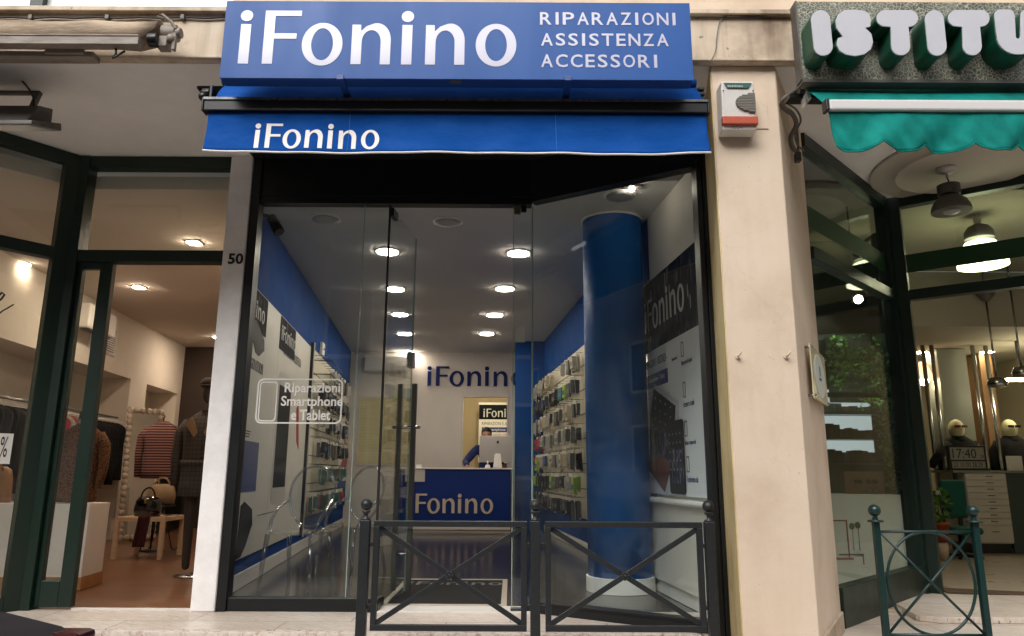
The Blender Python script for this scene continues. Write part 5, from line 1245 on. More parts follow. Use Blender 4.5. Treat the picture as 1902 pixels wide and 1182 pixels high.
T = thing('dressed_bust', 'bust form in a leopard print jumper on the white plinth', 'dress form', (q.x, 7.14, .755))
torso(T, Vector((q.x, 7.14, .765)), .74, .40, .24, M_LEO, None)
part('collar', MB().lathe((q.x, 7.14, 1.50), [(.075, -.02), (.06, .03), (.055, .06)], 18, 1, .8), mat('cream print cloth', '#8e897c'), T)
part('neck_cap', MB().lathe((q.x, 7.14, 1.55), [(.05, .0), (.05, .07), (.02, .09)], 16), M_DARKWALL, T)
q = P(-5, 905, 7.1)
T = thing('handbag', 'large tan leather bag on the plinth at the left edge', 'handbag', (q.x, 7.1, .756))
xq = P(22, 905, 7.1).x
part('body', MB().loft([[(xq - .2 + .2 * k_ * math.copysign(abs(math.cos(a)) ** .5, math.cos(a)), 7.1 + .07 * k_ * math.sin(a), .758 + z) for a in [2 * math.pi * i / 20 for i in range(20)]] for z, k_ in [(0, 1), (.1, 1.0), (.22, .96), (.30, .86), (.335, .6)]]), M_TAN, T)
part('strap', MB().tube([(xq - .33, 7.05, 1.05), (xq - .28, 7.04, 1.16), (xq - .2, 7.04, 1.19), (xq - .12, 7.04, 1.16), (xq - .07, 7.05, 1.05)], .008, 6), M_TAN, T)

# side table with bag, scarf
tx0, tx1, ty0, ty1, tz = -4.87, -4.26, 9.26, 9.85, .50
T = thing('side_table', 'low square birch coloured table near the doorway of the clothes shop', 'table', ((tx0 + tx1) / 2, (ty0 + ty1) / 2, 0))
part('table_top', MB().box(tx0, tx1, ty0, ty1, tz - .05, tz), M_BIRCH, T, .002)
for x in (tx0, tx1 - .05):
    for y in (ty0, ty1 - .05): part('leg', MB().box(x, x + .05, y, y + .05, 0, tz - .051), M_BIRCH, T, .002)
bx = (tx0 + tx1) / 2 - .02; by = ty0 + .22
T = thing('handbag', 'black patent handbag with round handle and gold clasp on the low table', 'handbag', (bx, by, tz))
part('body', MB().loft([[(bx + .165 * k_ * math.copysign(abs(math.cos(a)) ** .6, math.cos(a)), by + .075 * k_ * math.sin(a), tz + .002 + z) for a in [2 * math.pi * i / 24 for i in range(24)]] for z, k_ in [(0, .97), (.08, 1.05), (.18, .95), (.235, .7), (.24, .3)]]), M_LEATHER, T)
part('handle', MB().tube([(bx + .09 * math.cos(R(a)), by - .02, tz + .22 + .13 * math.sin(R(a))) for a in range(0, 181, 15)], .011, 8), M_LEATHER, T)
part('clasp', MB().box(bx - .015, bx + .015, by - .085, by - .077, tz + .16, tz + .21), mat('gold', '#a88a3c', .3, metal=1), T, .003)
T = thing('scarf', 'maroon scarf spread over the low table and hanging down its front', 'scarf', (bx, ty0, tz))
part('cloth', sheet(lambda u, v: (bx + .02 + .16 * u - .03 * v + (.0 if v < .5 else -.05 * (v - .5)) + .008 * math.sin(18 * u), (ty0 + .10 - .22 * v) if v < .5 else (ty0 - .012 - .012 * math.sin(15 * u)), (tz + .012 + .006 * math.sin(12 * u)) if v < .5 else (tz + .01 - .72 * (v - .5))), 18, 24, .006), M_MAROON, T)
part('fold', sheet(lambda u, v: (bx + .08 + .36 * u, ty0 + .05 + .12 * v + .03 * math.sin(7 * u), tz + .012 + .05 * abs(math.sin(9 * u + 2 * v)) * (1 - u)), 26, 6, .006), M_MAROON, T)

# striped jacket on a stand
q = P(297, 850, 10.3)
T = thing('dressed_bust', 'slim bust stand wearing a maroon and grey striped cardigan', 'dress form', (q.x, 10.3, 0))
torso(T, Vector((q.x, 10.3, .96)), .78, .48, .24, M_STRIPE, None, nm='cardigan', sl=.75)
part('pole', MB().cyl((q.x, 10.3, .02), (q.x, 10.3, .955), .014, n=10), M_BLACKMET, T); part('base', MB().lathe((q.x, 10.3, 0), [(.15, .001), (.15, .012), (.02, .03)], 20), M_BLACKMET, T)
part('neck', MB().tube([(q.x, 10.3, 1.742), (q.x, 10.3, 1.79), (q.x + .015, 10.3, 1.81), (q.x, 10.3, 1.83)], .008, 6), M_BLACKMET, T)

# mannequin in a grey checked coat
mx, my = P(384, 800, 7.9).x, 7.9; mz = .12
T = thing('mannequin', 'dark mannequin in a grey checked coat and flat cap beside the white pier', 'mannequin', (mx, my, 0))
part('base', MB().lathe((mx, my, 0), [(.2, .001), (.2, .012), (.05, .02)], 24), M_CHROME, T)
pts = [(mx, my, mz + .95), (mx, my, mz + 1.2), (mx, my, mz + 1.45), (mx, my, mz + 1.58), (mx - .09, my, mz + .88), (mx - .1, my, mz + .48), (mx - .1, my + .02, mz - .07), (mx + .09, my, mz + .88), (mx + .1, my - .04, mz + .48), (mx + .1, my + .02, mz - .07)]
skin('body', pts, [(0, 1), (1, 2), (2, 3), (0, 4), (4, 5), (5, 6), (0, 7), (7, 8), (8, 9)], [(.15, .1), (.11, .09), (.14, .09), .055, .08, .055, .04, .08, .055, .04], M_DARKWALL, T)
mb = MB().ball((mx, my, mz + 1.77), .09, 18, .85, 1.05, 1.35).ball((mx, my - .095, mz + 1.76), .014, 8, .8, 1, 1.5); part('head', mb, mat('brown mannequin skin', '#4b3a30', .4), T)
mb = MB().lathe((mx, my, mz + 1.84), [(.10, -.01), (.115, .02), (.11, .06), (.07, .09), (.01, .10)], 24, .9, 1.1).lathe((mx, my - .07, mz + 1.835), [(.075, 0), (.08, .008), (.07, .014)], 20, 1, .9); part('cap', mb, mat('grey felt', '#38322f', .95), T)
o = torso(T, Vector((mx, my, .80)), .90, .48, .30, M_CHECK, None, nm='coat', sl=.66)
part('lapel', MB().fpoly(FY(my - .13), [(mx - .11, 1.62), (mx - .01, 1.42), (mx - .05, 1.38), (mx - .17, 1.54)], 0, .02).fpoly(FY(my - .13), [(mx + .11, 1.62), (mx + .01, 1.42), (mx + .05, 1.38), (mx + .17, 1.54)], 0, .02), mat('tan coat facing', '#937457', .9), o)
part('belt', MB().lathe((mx, my, 1.12), [(.245, 0), (.248, .05)], 28, 1, .66), M_CHECK, o)
[part('button', MB().ball((mx + .03, my - .155, z), .014, 8), M_BLACK, o) for z in (1.3, 1.2)]

# tufted mirror
T = thing('mirror', 'tall leaning mirror with a white tufted frame', 'mirror', (-5.9, 11.7, 0))
b0 = P(231, 1008, 11.5); b1 = P(251, 1008, 11.5); t0 = P(240, 762, 11.9); t1 = P(277, 764, 11.9)
b0 = Vector((-5.96, 11.45, .02)); b1 = Vector((-5.60, 11.9, .02)); t0 = b0 + Vector((-.10, .07, 2.02)); t1 = b1 + Vector((-.10, .07, 2.02))
FM = Fr(b0, b1 - b0, t0 - b0); wM = (b1 - b0).length; hM = (t0 - b0).length
part('glass', MB().fbox(FM, .06, wM - .06, .06, hM - .06, 0, .008), M_MIRROR, T)
mb = MB(); 
for k in range(22):
    for s_ in (.04, wM - .04): mb.ball(FM.at(s_, .045 + (hM - .09) * k / 21, .01), .05, 8, 1, 1, 1.1)
for k in range(6):
    for t_ in (.04, hM - .04): mb.ball(FM.at(.04 + (wM - .08) * k / 5, t_, .01), .05, 8)
part('tufted_frame', mb, mat('white leatherette', '#cdbfae', .35), T)
# dark shelf unit in second niche with hat and silver head
sA = nC + .05; sB = nD - .1
T = thing('shelf_unit', 'dark shelf unit below the second niche', 'shelf', FWL.at(sA, 0, .1))
part('carcass', MB().fbox(FWL, sA, sB, 0.02, 1.5, .001, .32), M_BLACKMET, T, .004); part('shelf', MB().fbox(FWL, sA + .02, sB - .02, 1.0, 1.02, .321, .33), M_GREY, T)
q = FWL.at((sA + sB) / 2 - .2, 1.50, .16)
T = thing('hat', 'black brimmed hat on the dark shelf unit', 'hat', q); part('felt', MB().lathe(q, [(.15, .002), (.15, .01), (.1, .02), (.095, .1), (.07, .125), (.01, .13)], 24), M_BLKCLOTH, T)
q = FWL.at((sA + sB) / 2 + .35, 1.50, .16)
T = thing('silver_head', 'silver mosaic head ornament beside the black hat', 'ornament', q); part('head', MB().lathe(q, [(.05, .002), (.04, .04), (.07, .1), (.085, .17), (.07, .23), (.02, .26)], 20), M_CHROME, T)
# white block and bags behind table
T = solo('side_plinth', MB().box(-4.15, -3.65, 10.6, 11.0, .001, 1.02), M_PLINTH, 'plain white block behind the low table', 'plinth', bevel=.004)
q = Vector((-4.93, 9.85, 0))
T = thing('handbag', 'beige handbag with round handle on the wire stool behind the table', 'handbag', (-4.78, 10.05, .62))
part('body', MB().loft([[(-4.72 + .2 * k_ * math.cos(a), 10.1 + .08 * k_ * math.sin(a), .62 + z) for a in [2 * math.pi * i / 20 for i in range(20)]] for z, k_ in [(0, .9), (.12, 1), (.24, .8), (.27, .4)]]), mat('beige bag', '#8f765a', .6), T)
part('handle', MB().tube([(-4.72 + .1 * math.cos(R(a)), 10.1, .86 + .11 * math.sin(R(a))) for a in range(0, 181, 20)], .013, 6), MATS['beige bag'], T)
T = thing('wire_stool', 'black wire stool with curled feet behind the low table', 'stool', (-4.72, 10.1, 0))
part('seat', MB().lathe((-4.72, 10.1, .59), [(.19, 0), (.19, .02), (.1, .028)], 24), M_BLACKMET, T)
for k in range(4):
    a = R(45 + 90 * k); c_, s_ = math.cos(a), math.sin(a)
    part('leg', MB().tube([(-4.72 + .16 * c_, 10.1 + .16 * s_, .585), (-4.72 + .13 * c_, 10.1 + .13 * s_, .3), (-4.72 + .2 * c_, 10.1 + .2 * s_, .04), (-4.72 + .25 * c_, 10.1 + .25 * s_, .012), (-4.72 + .27 * c_, 10.1 + .27 * s_, .05)], .008, 6), M_BLACKMET, T)

# ------------------------------------------------------------ barriers
def barrier_black():
    Y = 4.7; f = FY(Y)
    T = thing('barrier', 'black iron pedestrian barrier with two crossed panels and ball topped posts', 'barrier', (.15, Y, -.13))
    z1, z0 = f.px(850, 968)[1], f.px(850, 1172)[1]
    xs = [f.px(678, 1000)[0], f.px(994, 1000)[0], f.px(1318, 1000)[0]]
    zb = f.px(994, 939)[1]
    for x in xs:
        p_ = part('post', MB().box(x - .03, x + .03, Y - .03, Y + .03, -.129, z1 + .004), M_IRON, T, .004)
        part('ball_finial', MB().lathe((x, Y, z1), [(.028, .0045), (.028, .012), (.012, .02), (.012, .04), (.022, .046), (.03, .06)], 16).ball((x, Y, zb), .036, 20), M_IRON, p_)
    for xa, xb in ((xs[0] + .055, xs[1] - .052), (xs[1] + .062, xs[2] - .045)):
        fr = part('panel_frame', MB().box(xa, xb, Y - .018, Y + .018, z1 - .035, z1).box(xa, xb, Y - .018, Y + .018, z0, z0 + .035).box(xa, xa + .035, Y - .018, Y + .018, z0 + .0351, z1 - .0351).box(xb - .035, xb, Y - .018, Y + .018, z0 + .0351, z1 - .0351), M_IRON, T, .002)
        part('cross_bar', MB().bar((xa + .03, Y - .004, z0 + .04), (xb - .03, Y - .004, z1 - .04), .032, .012, (0, 1, 0)), M_IRON, fr, .002); part('cross_bar', MB().bar((xa + .03, Y + .009, z1 - .04), (xb - .03, Y + .009, z0 + .04), .032, .012, (0, 1, 0)), M_IRON, fr, .002)
        xm, zm = (xa + xb) / 2, (z0 + z1) / 2; mb = MB().ball((xm, Y - .016, zm), .014, 10)
        for k in range(8): mb.ball((xm + .019 * math.cos(k * math.pi / 4), Y - .014, zm + .019 * math.sin(k * math.pi / 4)), .009, 8)
        part('rosette', mb, M_IRON, fr)
    for x0_, x1_ in ((xs[0] + .031, xs[0] + .054), (xs[1] - .051, xs[1] - .031), (xs[1] + .031, xs[1] + .061), (xs[2] - .044, xs[2] - .031)):
        for z in (f.px(994, 1013)[1], f.px(994, 1128)[1]): part('link', MB().box(x0_, x1_, Y - .012, Y + .012, z - .012, z + .012), M_IRON, T)
barrier_black()
Y = 5.0; f = FY(Y)
T = thing('barrier', 'green iron barrier with crossed bars inside a ring before the eyewear shop', 'barrier', (2.8, Y, 0))
xa, xb = f.px(1629, 1000)[0], f.px(1813, 1000)[0]; z1 = f.px(1720, 988)[1]; zb = .045
for x in (xa, xb):
    p_ = part('post', MB().box(x - .02, x + .02, Y - .02, Y + .02, 0, z1 + .06), M_GREENIRON, T, .004)
    part('ball_finial', MB().lathe((x, Y, z1 + .06), [(.05, .0005), (.05, .012), (.02, .016), (.016, .035)], 18).ball((x, Y, z1 + .135), .04, 20), M_GREENIRON, p_)
part('rail', MB().cyl((xa + .025, Y, z1), (xb - .025, Y, z1), .009, n=10), M_GREENIRON, T); part('rail', MB().cyl((xa + .025, Y, zb), (xb - .025, Y, zb), .011, n=10), M_GREENIRON, T)
part('cross_bar', MB().cyl((xa + .024, Y - .008, z1 - .01), (xb - .024, Y - .008, zb + .01), .0085, n=10), M_GREENIRON, T); part('cross_bar', MB().cyl((xa + .024, Y + .010, zb + .01), (xb - .024, Y + .010, z1 - .01), .0085, n=10), M_GREENIRON, T)
cx, cz = (xa + xb) / 2, (z1 + zb) / 2; part('ring', MB().tube([(cx + .285 * math.cos(2 * math.pi * k / 48), Y + .001, cz + (z1 - zb) / 2 * math.sin(2 * math.pi * k / 48)) for k in range(48)], .0095, 8, closed=True), M_GREENIRON, T)

# plaque on the pillar side
uS = Vector((.52, .90, 0)).normalized(); FP = Fr((1.77, 4.45, 0), uS)
a = FP.px(1500, 745); b_ = FP.px(1527, 660)
x0, x1 = FP.px(1498, 700)[0], FP.px(1531, 700)[0]; z0, z1 = FP.px(1515, 748)[1], FP.px(1515, 660)[1]
T = thing('plaque', 'clear plaque with an oval paper badge on the pillar side', 'plaque', FP.at((x0 + x1) / 2, z0, .03))
x1 = min(x1, 1.0)
pn = part('panel', MB().fbox(FP, x0, x1, z0, z1, .03, .038), mat('yellowed acrylic', '#c9c09e', .2), T, .002)
xm, zm = (x0 + x1) / 2, (z0 + z1) / 2
ov = part('oval_badge', MB().fpoly(FP, arc(xm, zm, (x1 - x0) * .36, (z1 - z0) * .42, 0, 350, 35), .0385, .041), mat('badge paper', '#c4c8c0', .5), T)
part('badge_emblem', MB().fpoly(FP, [(xm - .03, zm + .0), (xm + .03, zm + .0), (xm + .035, zm + .06), (xm, zm + .075), (xm - .035, zm + .06)], .0415, .0425), mat('badge blue', '#5e7f98', .5), ov); text('INSEGNA', FP, xm - .05, zm - .03, .10, .018, M_NAVYTXT, ov, d=.0415)
for s_ in (x0 + .02, x1 - .02):
    for z in (z0 + .02, z1 - .02): part('standoff', MB().cyl(FP.at(s_, z, .0), FP.at(s_, z, .05), .009, n=10), M_CHROME, T)

# ------------------------------------------------------------ eyewear shop front
S = thing('shopfront', 'dark green framed shopfront of the eyewear shop', 'shopfront', (3.7, 6.9, 0))
K0 = Vector((2.31, 5.45, 0)); K1 = Vector((3.73, 6.9, 0)); K2 = Vector((5.6, 5.5, 0))
G1 = Fr(K0, K1 - K0); L1 = (K1 - K0).length; G2 = Fr(K1, K2 - K1); L2 = (K2 - K1).length
tz1 = G1.px(1640, 545)[1]
mb = MB().fbox(G1, 0, L1 - .16, 3.64, 3.754, -.05, .05).fbox(G1, 0, L1 - .16, tz1 - .04, tz1 + .06, -.05, .05).fbox(G1, 0, L1 - .16, 0, .27, -.05, .05).fbox(G1, L1 - .159, L1 - .02, 0, 3.753, -.055, .055)
part('frame', mb, M_DKGREEN, S, .004)
mb = MB().fbox(G2, .0, .14, 0, 3.752, -.056, .056).fbox(G2, .141, L2, 3.64, 3.7515, -.05, .05).fbox(G2, .141, L2, tz1 - .04, tz1 + .06, -.05, .05); part('frame', mb, M_DKGREEN, S, .004)
part('window_pane', MB().fbox(G1, 0, L1 - .16, tz1 + .06, 3.64, -.004, .004), M_GLASSD, S); part('window_pane', MB().fbox(G1, 0, L1 - .16, .27, tz1 - .04, -.004, .004), M_GLASSD, S); part('window_pane', MB().fbox(G2, .141, L2, tz1 + .06, 3.64, -.004, .004), M_GLASSD, S)
gb0, gb1 = G2.px(1700, 587)[1], G2.px(1700, 555)[1]
gm = mat('translucent green film', '#0f3d1d', .5)
zg = tz1 + .18
part('green_band', MB().fbox(G2, .141, L2, zg + .06, zg + .24, .0045, .006), gm, S)
part('green_band', MB().fbox(G1, 0.02, L1 - .16, zg + .06, zg + .24, .0045, .006), gm, S)
part('door', MB().zpoly([(3.78, 6.98), (3.86, 6.93), (4.13, 7.75), (4.05, 7.79)], .03, tz1 - .05), M_DKGREEN, S, .004)
# medallion and pendants
def medal(px, py, r, label):
    q = PZ(px, py, 3.755); T = thing('ceiling_rose', label, 'ceiling rose', q)
    part('ring', MB().lathe((q.x, q.y, 3.756), [(r, -.001), (r, -.02), (r * .985, -.028), (r * .74, -.03), (r * .735, -.05), (r * .72, -.056), (.01, -.058)], 64), mat('cream plaster disc', '#c6bfb0', .7), T)
medal(1795, 305, .78, 'large stepped round plaster disc on the soffit above the barrier')
q = PZ(1757, 312, 3.70); lx, ly = q.x, q.y
def pendant(lx, ly, zt, zbm, r, lit, label):
    T = thing('pendant_lamp', label, 'pendant lamp', (lx, ly, zt)); H = zt - zbm
    part('canopy', MB().lathe((lx, ly, zt), [(.08, -.001), (.08, -.03), (.05, -.05), (.012, -.055), (.012, -.10)], 20), M_PLASTIC, T)
    part('stem', MB().tube([(lx, ly, zt - .10), (lx + .01, ly, zt - .12), (lx, ly, zt - H * .38)], .006, 6), M_GREY, T)
    part('housing', MB().lathe((lx, ly, zt - H * .62), [(.085, 0), (.09, H * .02), (.09, H * .22), (.07, H * .24)], 24), M_GREY, T)
    sh = part('shade', MB().lathe((lx, ly, zbm), [(r, 0), (r * 1.02, .01), (r * .97, H * .12), (r * .82, H * .24), (r * .5, H * .34), (.07, H * .38)], 40), M_LIGHTG if lit else M_GREY, T)
    part('bulb', MB().ball((lx, ly, zbm + .03), r * .55, 16, 1, 1, .6), M_LIGHTG if lit else M_UNLIT, sh)
zb_ = FY(ly).px(1768, 394)[1]
pendant(lx, ly, 3.70, zb_, .155, False, 'unlit grey industrial pendant lamp hanging under the stepped plaster disc')
qy = 7.3; z_ = FY(qy).px(1833, 495)[1]; x_ = FY(qy).px(1833, 480)[0]
T = thing('pendant_lamp', 'glowing ribbed glass pendant lamp just inside the eyewear shop', 'pendant lamp', (x_, qy, 3.75))
x_ -= .05
part('stem', MB().cyl((x_, qy, 3.754), (x_, qy, 3.62), .035, n=12).tube([(x_, qy, 3.62), (x_ + .02, qy, 3.5)], .01, 6), M_PLASTIC, T)
part('housing', MB().lathe((x_, qy, z_ + .30), [(.14, 0), (.135, .08), (.10, .13), (.04, .16)], 28), M_GREY, T)
part('shade', MB().lathe((x_, qy, z_), [(.235, 0), (.23, .08), (.20, .18), (.14, .26), (.06, .29)], 48), mat('glowing ribbed glass', '#d8d8b8', .3, emis=4, ecol='#e8e6b8'), T)
part('bulb', MB().ball((x_, qy, z_ + .02), .12, 16, 1, 1, .5), M_LIGHTG, T)

# ------------------------------------------------------------ eyewear shop interior
struct('ceiling', MB().zpoly([(2.3, 5.63), (2.33, 5.50), (3.73, 6.95), (5.7, 5.5), (9, 5.5), (9, 9.5), (1.9, 9.5)], 3.757, 3.9), mat('dim cream ceiling', '#a59f8c', .9), 'cream ceiling of the eyewear shop')
struct('bulkhead', MB().box(1.9, 9, 9.5, 9.9, 3.0, 3.756).box(1.9, 9, 9.9, 14, 3.0, 3.1), mat('dim cream ceiling', '#a59f8c'), 'lowered ceiling bulkhead deep inside the eyewear shop')
struct('wall', MB().box(1.9, 9, 13.6, 13.7, 0, 3.0), M_BEIGEI, 'beige back wall of the eyewear shop')
struct('wall', MB().box(8.6, 8.7, 5.7, 13.6, 0, 3.75), M_BEIGEI, 'beige right wall of the eyewear shop')
struct('wall', MB().zpoly([(1.6, 5.63), (2.33, 5.63), (2.33, 5.7), (1.7, 5.7)], 0, 3.756).box(1.85, 1.9, 5.7, 13.6, 0, 3.756), M_DIMGR, 'dim partition left of the eyewear shop')
# display wall in the window
yD = 7.5
fD = FY(yD)
xL_, xR_ = 3.05, 3.95
T = thing('display_cabinet', 'tall dark green display cabinet with shelves of stock in the side window', 'display cabinet', ((xL_ + xR_) / 2, yD, 0))
CAB = T
part('carcass', MB().box(xL_, xR_, yD + .25, yD + .30, .03, 3.6).box(xR_ - .06, xR_, yD - .05, yD + .249, .03, 3.6).box(xL_, xL_ + .04, yD - .05, yD + .249, .03, 3.6).box(xL_ + .041, xR_ - .061, yD - .05, yD + .249, 2.55, 2.68), M_DKGREEN, T)
zs = [fD.px(1590, y)[1] for y in (766, 813, 858)]
for z in zs: part('shelf', MB().box(xL_ + .041, xR_ - .061, yD, yD + .248, z - .02, z), M_GREENIRON, T)
part('lit_panel', MB().box(xL_ + .042, xR_ - .14, yD + .243, yD + .2485, zs[2], zs[0] + .26), mat('glowing white shelf back', '#b9bfc0', .5, emis=.45, ecol='#cfd8dc'), T)
part('dark_panel', MB().box(xL_ + .042, xR_ - .062, yD + .1, yD + .12, .9, zs[2] - .022), M_DIMGR, T)
random.seed(9)
bcol = [mat('dark green carton', '#14211a', .6), mat('black carton', '#101112', .6), mat('dark grey carton', '#2b2f2e', .6), mat('dark red carton', '#3d1618', .6)]
for r, (z, hs) in enumerate(zip(zs, (.09, .13, .13))):
    x = xL_ + .12; k = 0
    while x < xR_ - .20:
        w_ = random.uniform(.05, .09); h = hs * max(.35, 1 - .5 * (x - xL_) / 1.0 + random.uniform(-.15, .25))
        o = part('eyewear_box', MB().box(x, x + w_ - .004, yD + .06, yD + .16, z + .001, z + h), random.choice(bcol), None, .003)
        tag(o, 'dark eyewear carton stacked on the %s shelf of the green cabinet' % ['top', 'middle', 'bottom'][r], 'carton', 'eyewear cartons in the side window'); x += w_; k += 1
def leaves(name, boxes, n, size, m, T=None):
    mb = MB()
    for _ in range(n):
        b = random.choice(boxes); c = Vector((random.uniform(b[0], b[1]), random.uniform(b[2], b[3]), random.uniform(b[4], b[5])))
        a = Vector((random.uniform(-1, 1), random.uniform(-1, .2), random.uniform(-1, .6))).normalized(); s_ = a.cross(Vector((random.uniform(-1, 1), random.uniform(-1, 1), random.uniform(-1, 1)))).normalized(); L_ = size * random.uniform(.6, 1.2)
        mb.add([c, c + a * L_ * .5 + s_ * L_ * .28, c + a * L_, c + a * L_ * .5 - s_ * L_ * .28], [(0, 1, 2, 3)])
    return part(name, mb, m, T)
xa, xb = fD.px(1632, 800)[0], fD.px(1660, 800)[0]
T = thing('hanging_ivy', 'leafy green garland down the right edge of the side window display', 'ivy', ((xa + xb) / 2, yD - .1, .9))
leaves('leaves', [(xa, xb, yD - .12, yD - .04, .9, 2.3)], 900, .05, M_LEAF, T)
part('stem', MB().tube([((xa + xb) / 2 + .02 * math.sin(3 * k), yD - .055, .9 + .14 * k) for k in range(11)], .006, 5), M_LEAF, T)
T = thing('plant_panel', 'panel of small green leaves behind the upper side window', 'plant panel', (3.1, yD + .1, 1.9))
xa, xb = fD.px(1545, 620)[0], fD.px(1628, 620)[0]
leaves('leaves', [(xa, xa + .16, yD + .05, yD + .15, 1.95, 2.5), (xb - .2, xb + .1, yD + .05, yD + .15, 1.72, 2.5), (xa + .12, xb, yD + .05, yD + .15, 2.1, 2.35), (xb - .06, xb + .12, yD + .02, yD + .15, 1.2, 1.9)], 1000, .055, M_LEAF, T); part('backing', MB().box(xa, xb, yD + .17, yD + .19, 1.80, 2.5), M_DIMGR, T)
# lit spot in window
q = P(1594, 556, 7.0)
T = thing('spotlight', 'bright tilted display spotlight in the side window', 'spotlight', q)
part('head', MB().cyl(q + Vector((.02, .10, .05)), q + Vector((0, 0, 0)), .035, .045, 20), M_BLACKMET, T); part('lens', MB().cyl(q + Vector((-.001, -.004, -.002)), q + Vector((-.003, -.012, -.006)), .04, n=20), mat('bright spot lens', '#ffffff', .5, emis=60, ecol='#fff3dc'), T); part('stem', MB().cyl(q + Vector((.015, .08, .05)), (q.x + .015, q.y + .08, 3.756), .008, n=8), M_BLACKMET, T)
part('added_strip_lamp', MB().box(xL_ + .06, xR_ - .08, yD - .045, yD - .01, 2.535, 2.549), mat('added cool strip lamp', '#ffffff', .5, emis=8, ecol='#e8f4e4'), CAB)  # strip lamps added to brighten the leaves and shelves
part('added_strip_lamp', MB().box(xL_ + .06, xR_ - .08, yD - .045, yD - .02, 1.86, 1.87), MATS['added cool strip lamp'], CAB)
part('added_lamp_lip', MB().box(xL_ + .041, xR_ - .061, yD - .056, yD - .051, 2.50, 2.56), M_DKGREEN, CAB)  # lip boards added to keep the added lamps out of view
part('added_lamp_lip', MB().box(xL_ + .041, xR_ - .061, yD - .056, yD - .051, 1.83, 1.88), M_DKGREEN, CAB)
# poster with glasses on plinth
xa, z0 = fD.px(1573, 918); xb, z1 = fD.px(1641, 876)
yp = 6.95; fq = FY(yp); xa, z0 = fq.px(1572, 918); xb, z1 = fq.px(1640, 876)
pz = fq.px(1600, 918)[1]
T = thing('display_plinth', 'white window plinth holding the eyewear poster', 'plinth', (3.1, 6.9, 0)); part('body', MB().box(fq.px(1520, 1000)[0], fq.px(1663, 1000)[0], 6.78, 7.2, .03, pz), M_PLINTH, T, .004)
fp2 = FY(6.778)
T = thing('plinth_picture', 'printed scene with red frame and paper leaves on the white plinth front', 'poster', fp2.at(3, .5))
xr0, zr0 = fp2.px(1558, 1040); xr1, zr1 = fp2.px(1573, 966)
mb = MB(); mb.fbox(fp2, xr0 - .2, xr1, zr1 - .012, zr1, 0, .004).fbox(fp2, xr1 - .012, xr1, zr0 + .02, zr1 - .0125, 0, .004).fbox(fp2, xr0 - .2, xr1 + .03, zr0, zr0 + .018, 0, .004); part('red_frame', mb, mat('orange red paint', '#8f3a22', .5), T)
for lx_, ly_ in ((1582, 978), (1593, 976)):
    c = fp2.px(lx_, ly_); part('paper_leaf', MB().fpoly(fp2, arc(c[0], c[1], .025, .03, 0, 330, 11), 0, .004), mat('dry leaf print', '#4e5230', .7), T); part('leaf_stem', MB().fbox(fp2, c[0], c[0] + .004, zr0 + .08, c[1] - .03, 0, .003), M_TXT, T)
part('dark_base', MB().fbox(fp2, xr1 - .1, xr1 + .12, zr0 + .04, zr0 + .052, .004, .008).fbox(fp2, xr1 + .11, xr1 + .12, zr0 - .04, zr0 + .039, .004, .008), M_TXT, T)
T = thing('eyewear_poster', 'brown poster picturing sunglasses on the window plinth', 'poster', (xa, yp, pz))
part('board', MB().box(xa, xb, yp, yp + .02, pz + .001, z1), mat('brown poster card', '#7a4f38', .6), T)
mb = MB()
for gx, gz, r_ in ((.28, .55, .022), (.38, .55, .022), (.60, .55, .026), (.76, .55, .026)):
    cx = xa + (xb - xa) * gx; cz = pz + (z1 - pz) * gz; mb.fpoly(FY(yp - .001), arc(cx, cz, r_, r_ * .85, 0, 340, 17), 0, .003)
part('sunglasses_picture', mb, M_SCREEN, T)
T = thing('eyeglasses', 'thin round eyeglasses standing before the brown poster', 'eyeglasses', (xa + .2, yp - .06, pz))
mb = MB()
for s_ in (-1, 1):
    cx = xa + (xb - xa) * .62 + s_ * .032; mb.tube([(cx + .027 * math.cos(2 * math.pi * k / 16), yp - .06, pz + .032 + .027 * math.sin(2 * math.pi * k / 16)) for k in range(16)], .003, 5, closed=True)
    mb.tube([(cx + s_ * .027, yp - .06, pz + .04), (cx + s_ * .03, yp - .01, pz + .04)], .002, 5)
part('rims', mb, M_BLACK, T)
# interior: grey column, chrome poles
def col(px0, px1, Y, z1, m, name, label, cat, d=.35):
    xa, xb = FY(Y).px(px0, 800)[0], FY(Y).px(px1, 800)[0]
    T = thing(name, label, cat, ((xa + xb) / 2, Y, 0)); part('shaft', MB().box(xa, xb, Y, Y + d, .031, z1), m, T, .006); return T
T = col(1757, 1812, 11.2, 2.99, M_GREYCOL, 'laminate_column', 'wide grey laminate column behind the mannequin busts', 'column')
for k, (x, l) in enumerate([(1748, 'left of the grey column'), (1826, 'right of the grey column'), (1851, 'at the edge of the brown wall panel'), (1731, 'beside the wall lamp')]):
    q = FY(10.9).px(x, 800); tag(part('chrome_pole', MB().cyl((q[0], 10.9, .031), (q[0], 10.9, 2.99), .03, n=12), M_CHROME), 'slim chrome pole ' + l, 'pole', 'chrome poles of the eyewear shop')
col(1836, 1860, 11.6, 2.99, mat('brown panel', '#7a5a38', .6), 'brown_panel', 'narrow brown wall panel right of the chrome poles', 'panel')
for x, y, l in [(1708, 653, 'first small downlight beside the door jamb'), (1724, 658, 'second small downlight next to the grey column'), (1833, 653, 'small downlight above the right mannequin bust')]:
    downlight(x, y, 2.999, .10, M_LIGHTG, l + ' in the eyewear shop', 'small downlights of the eyewear shop')
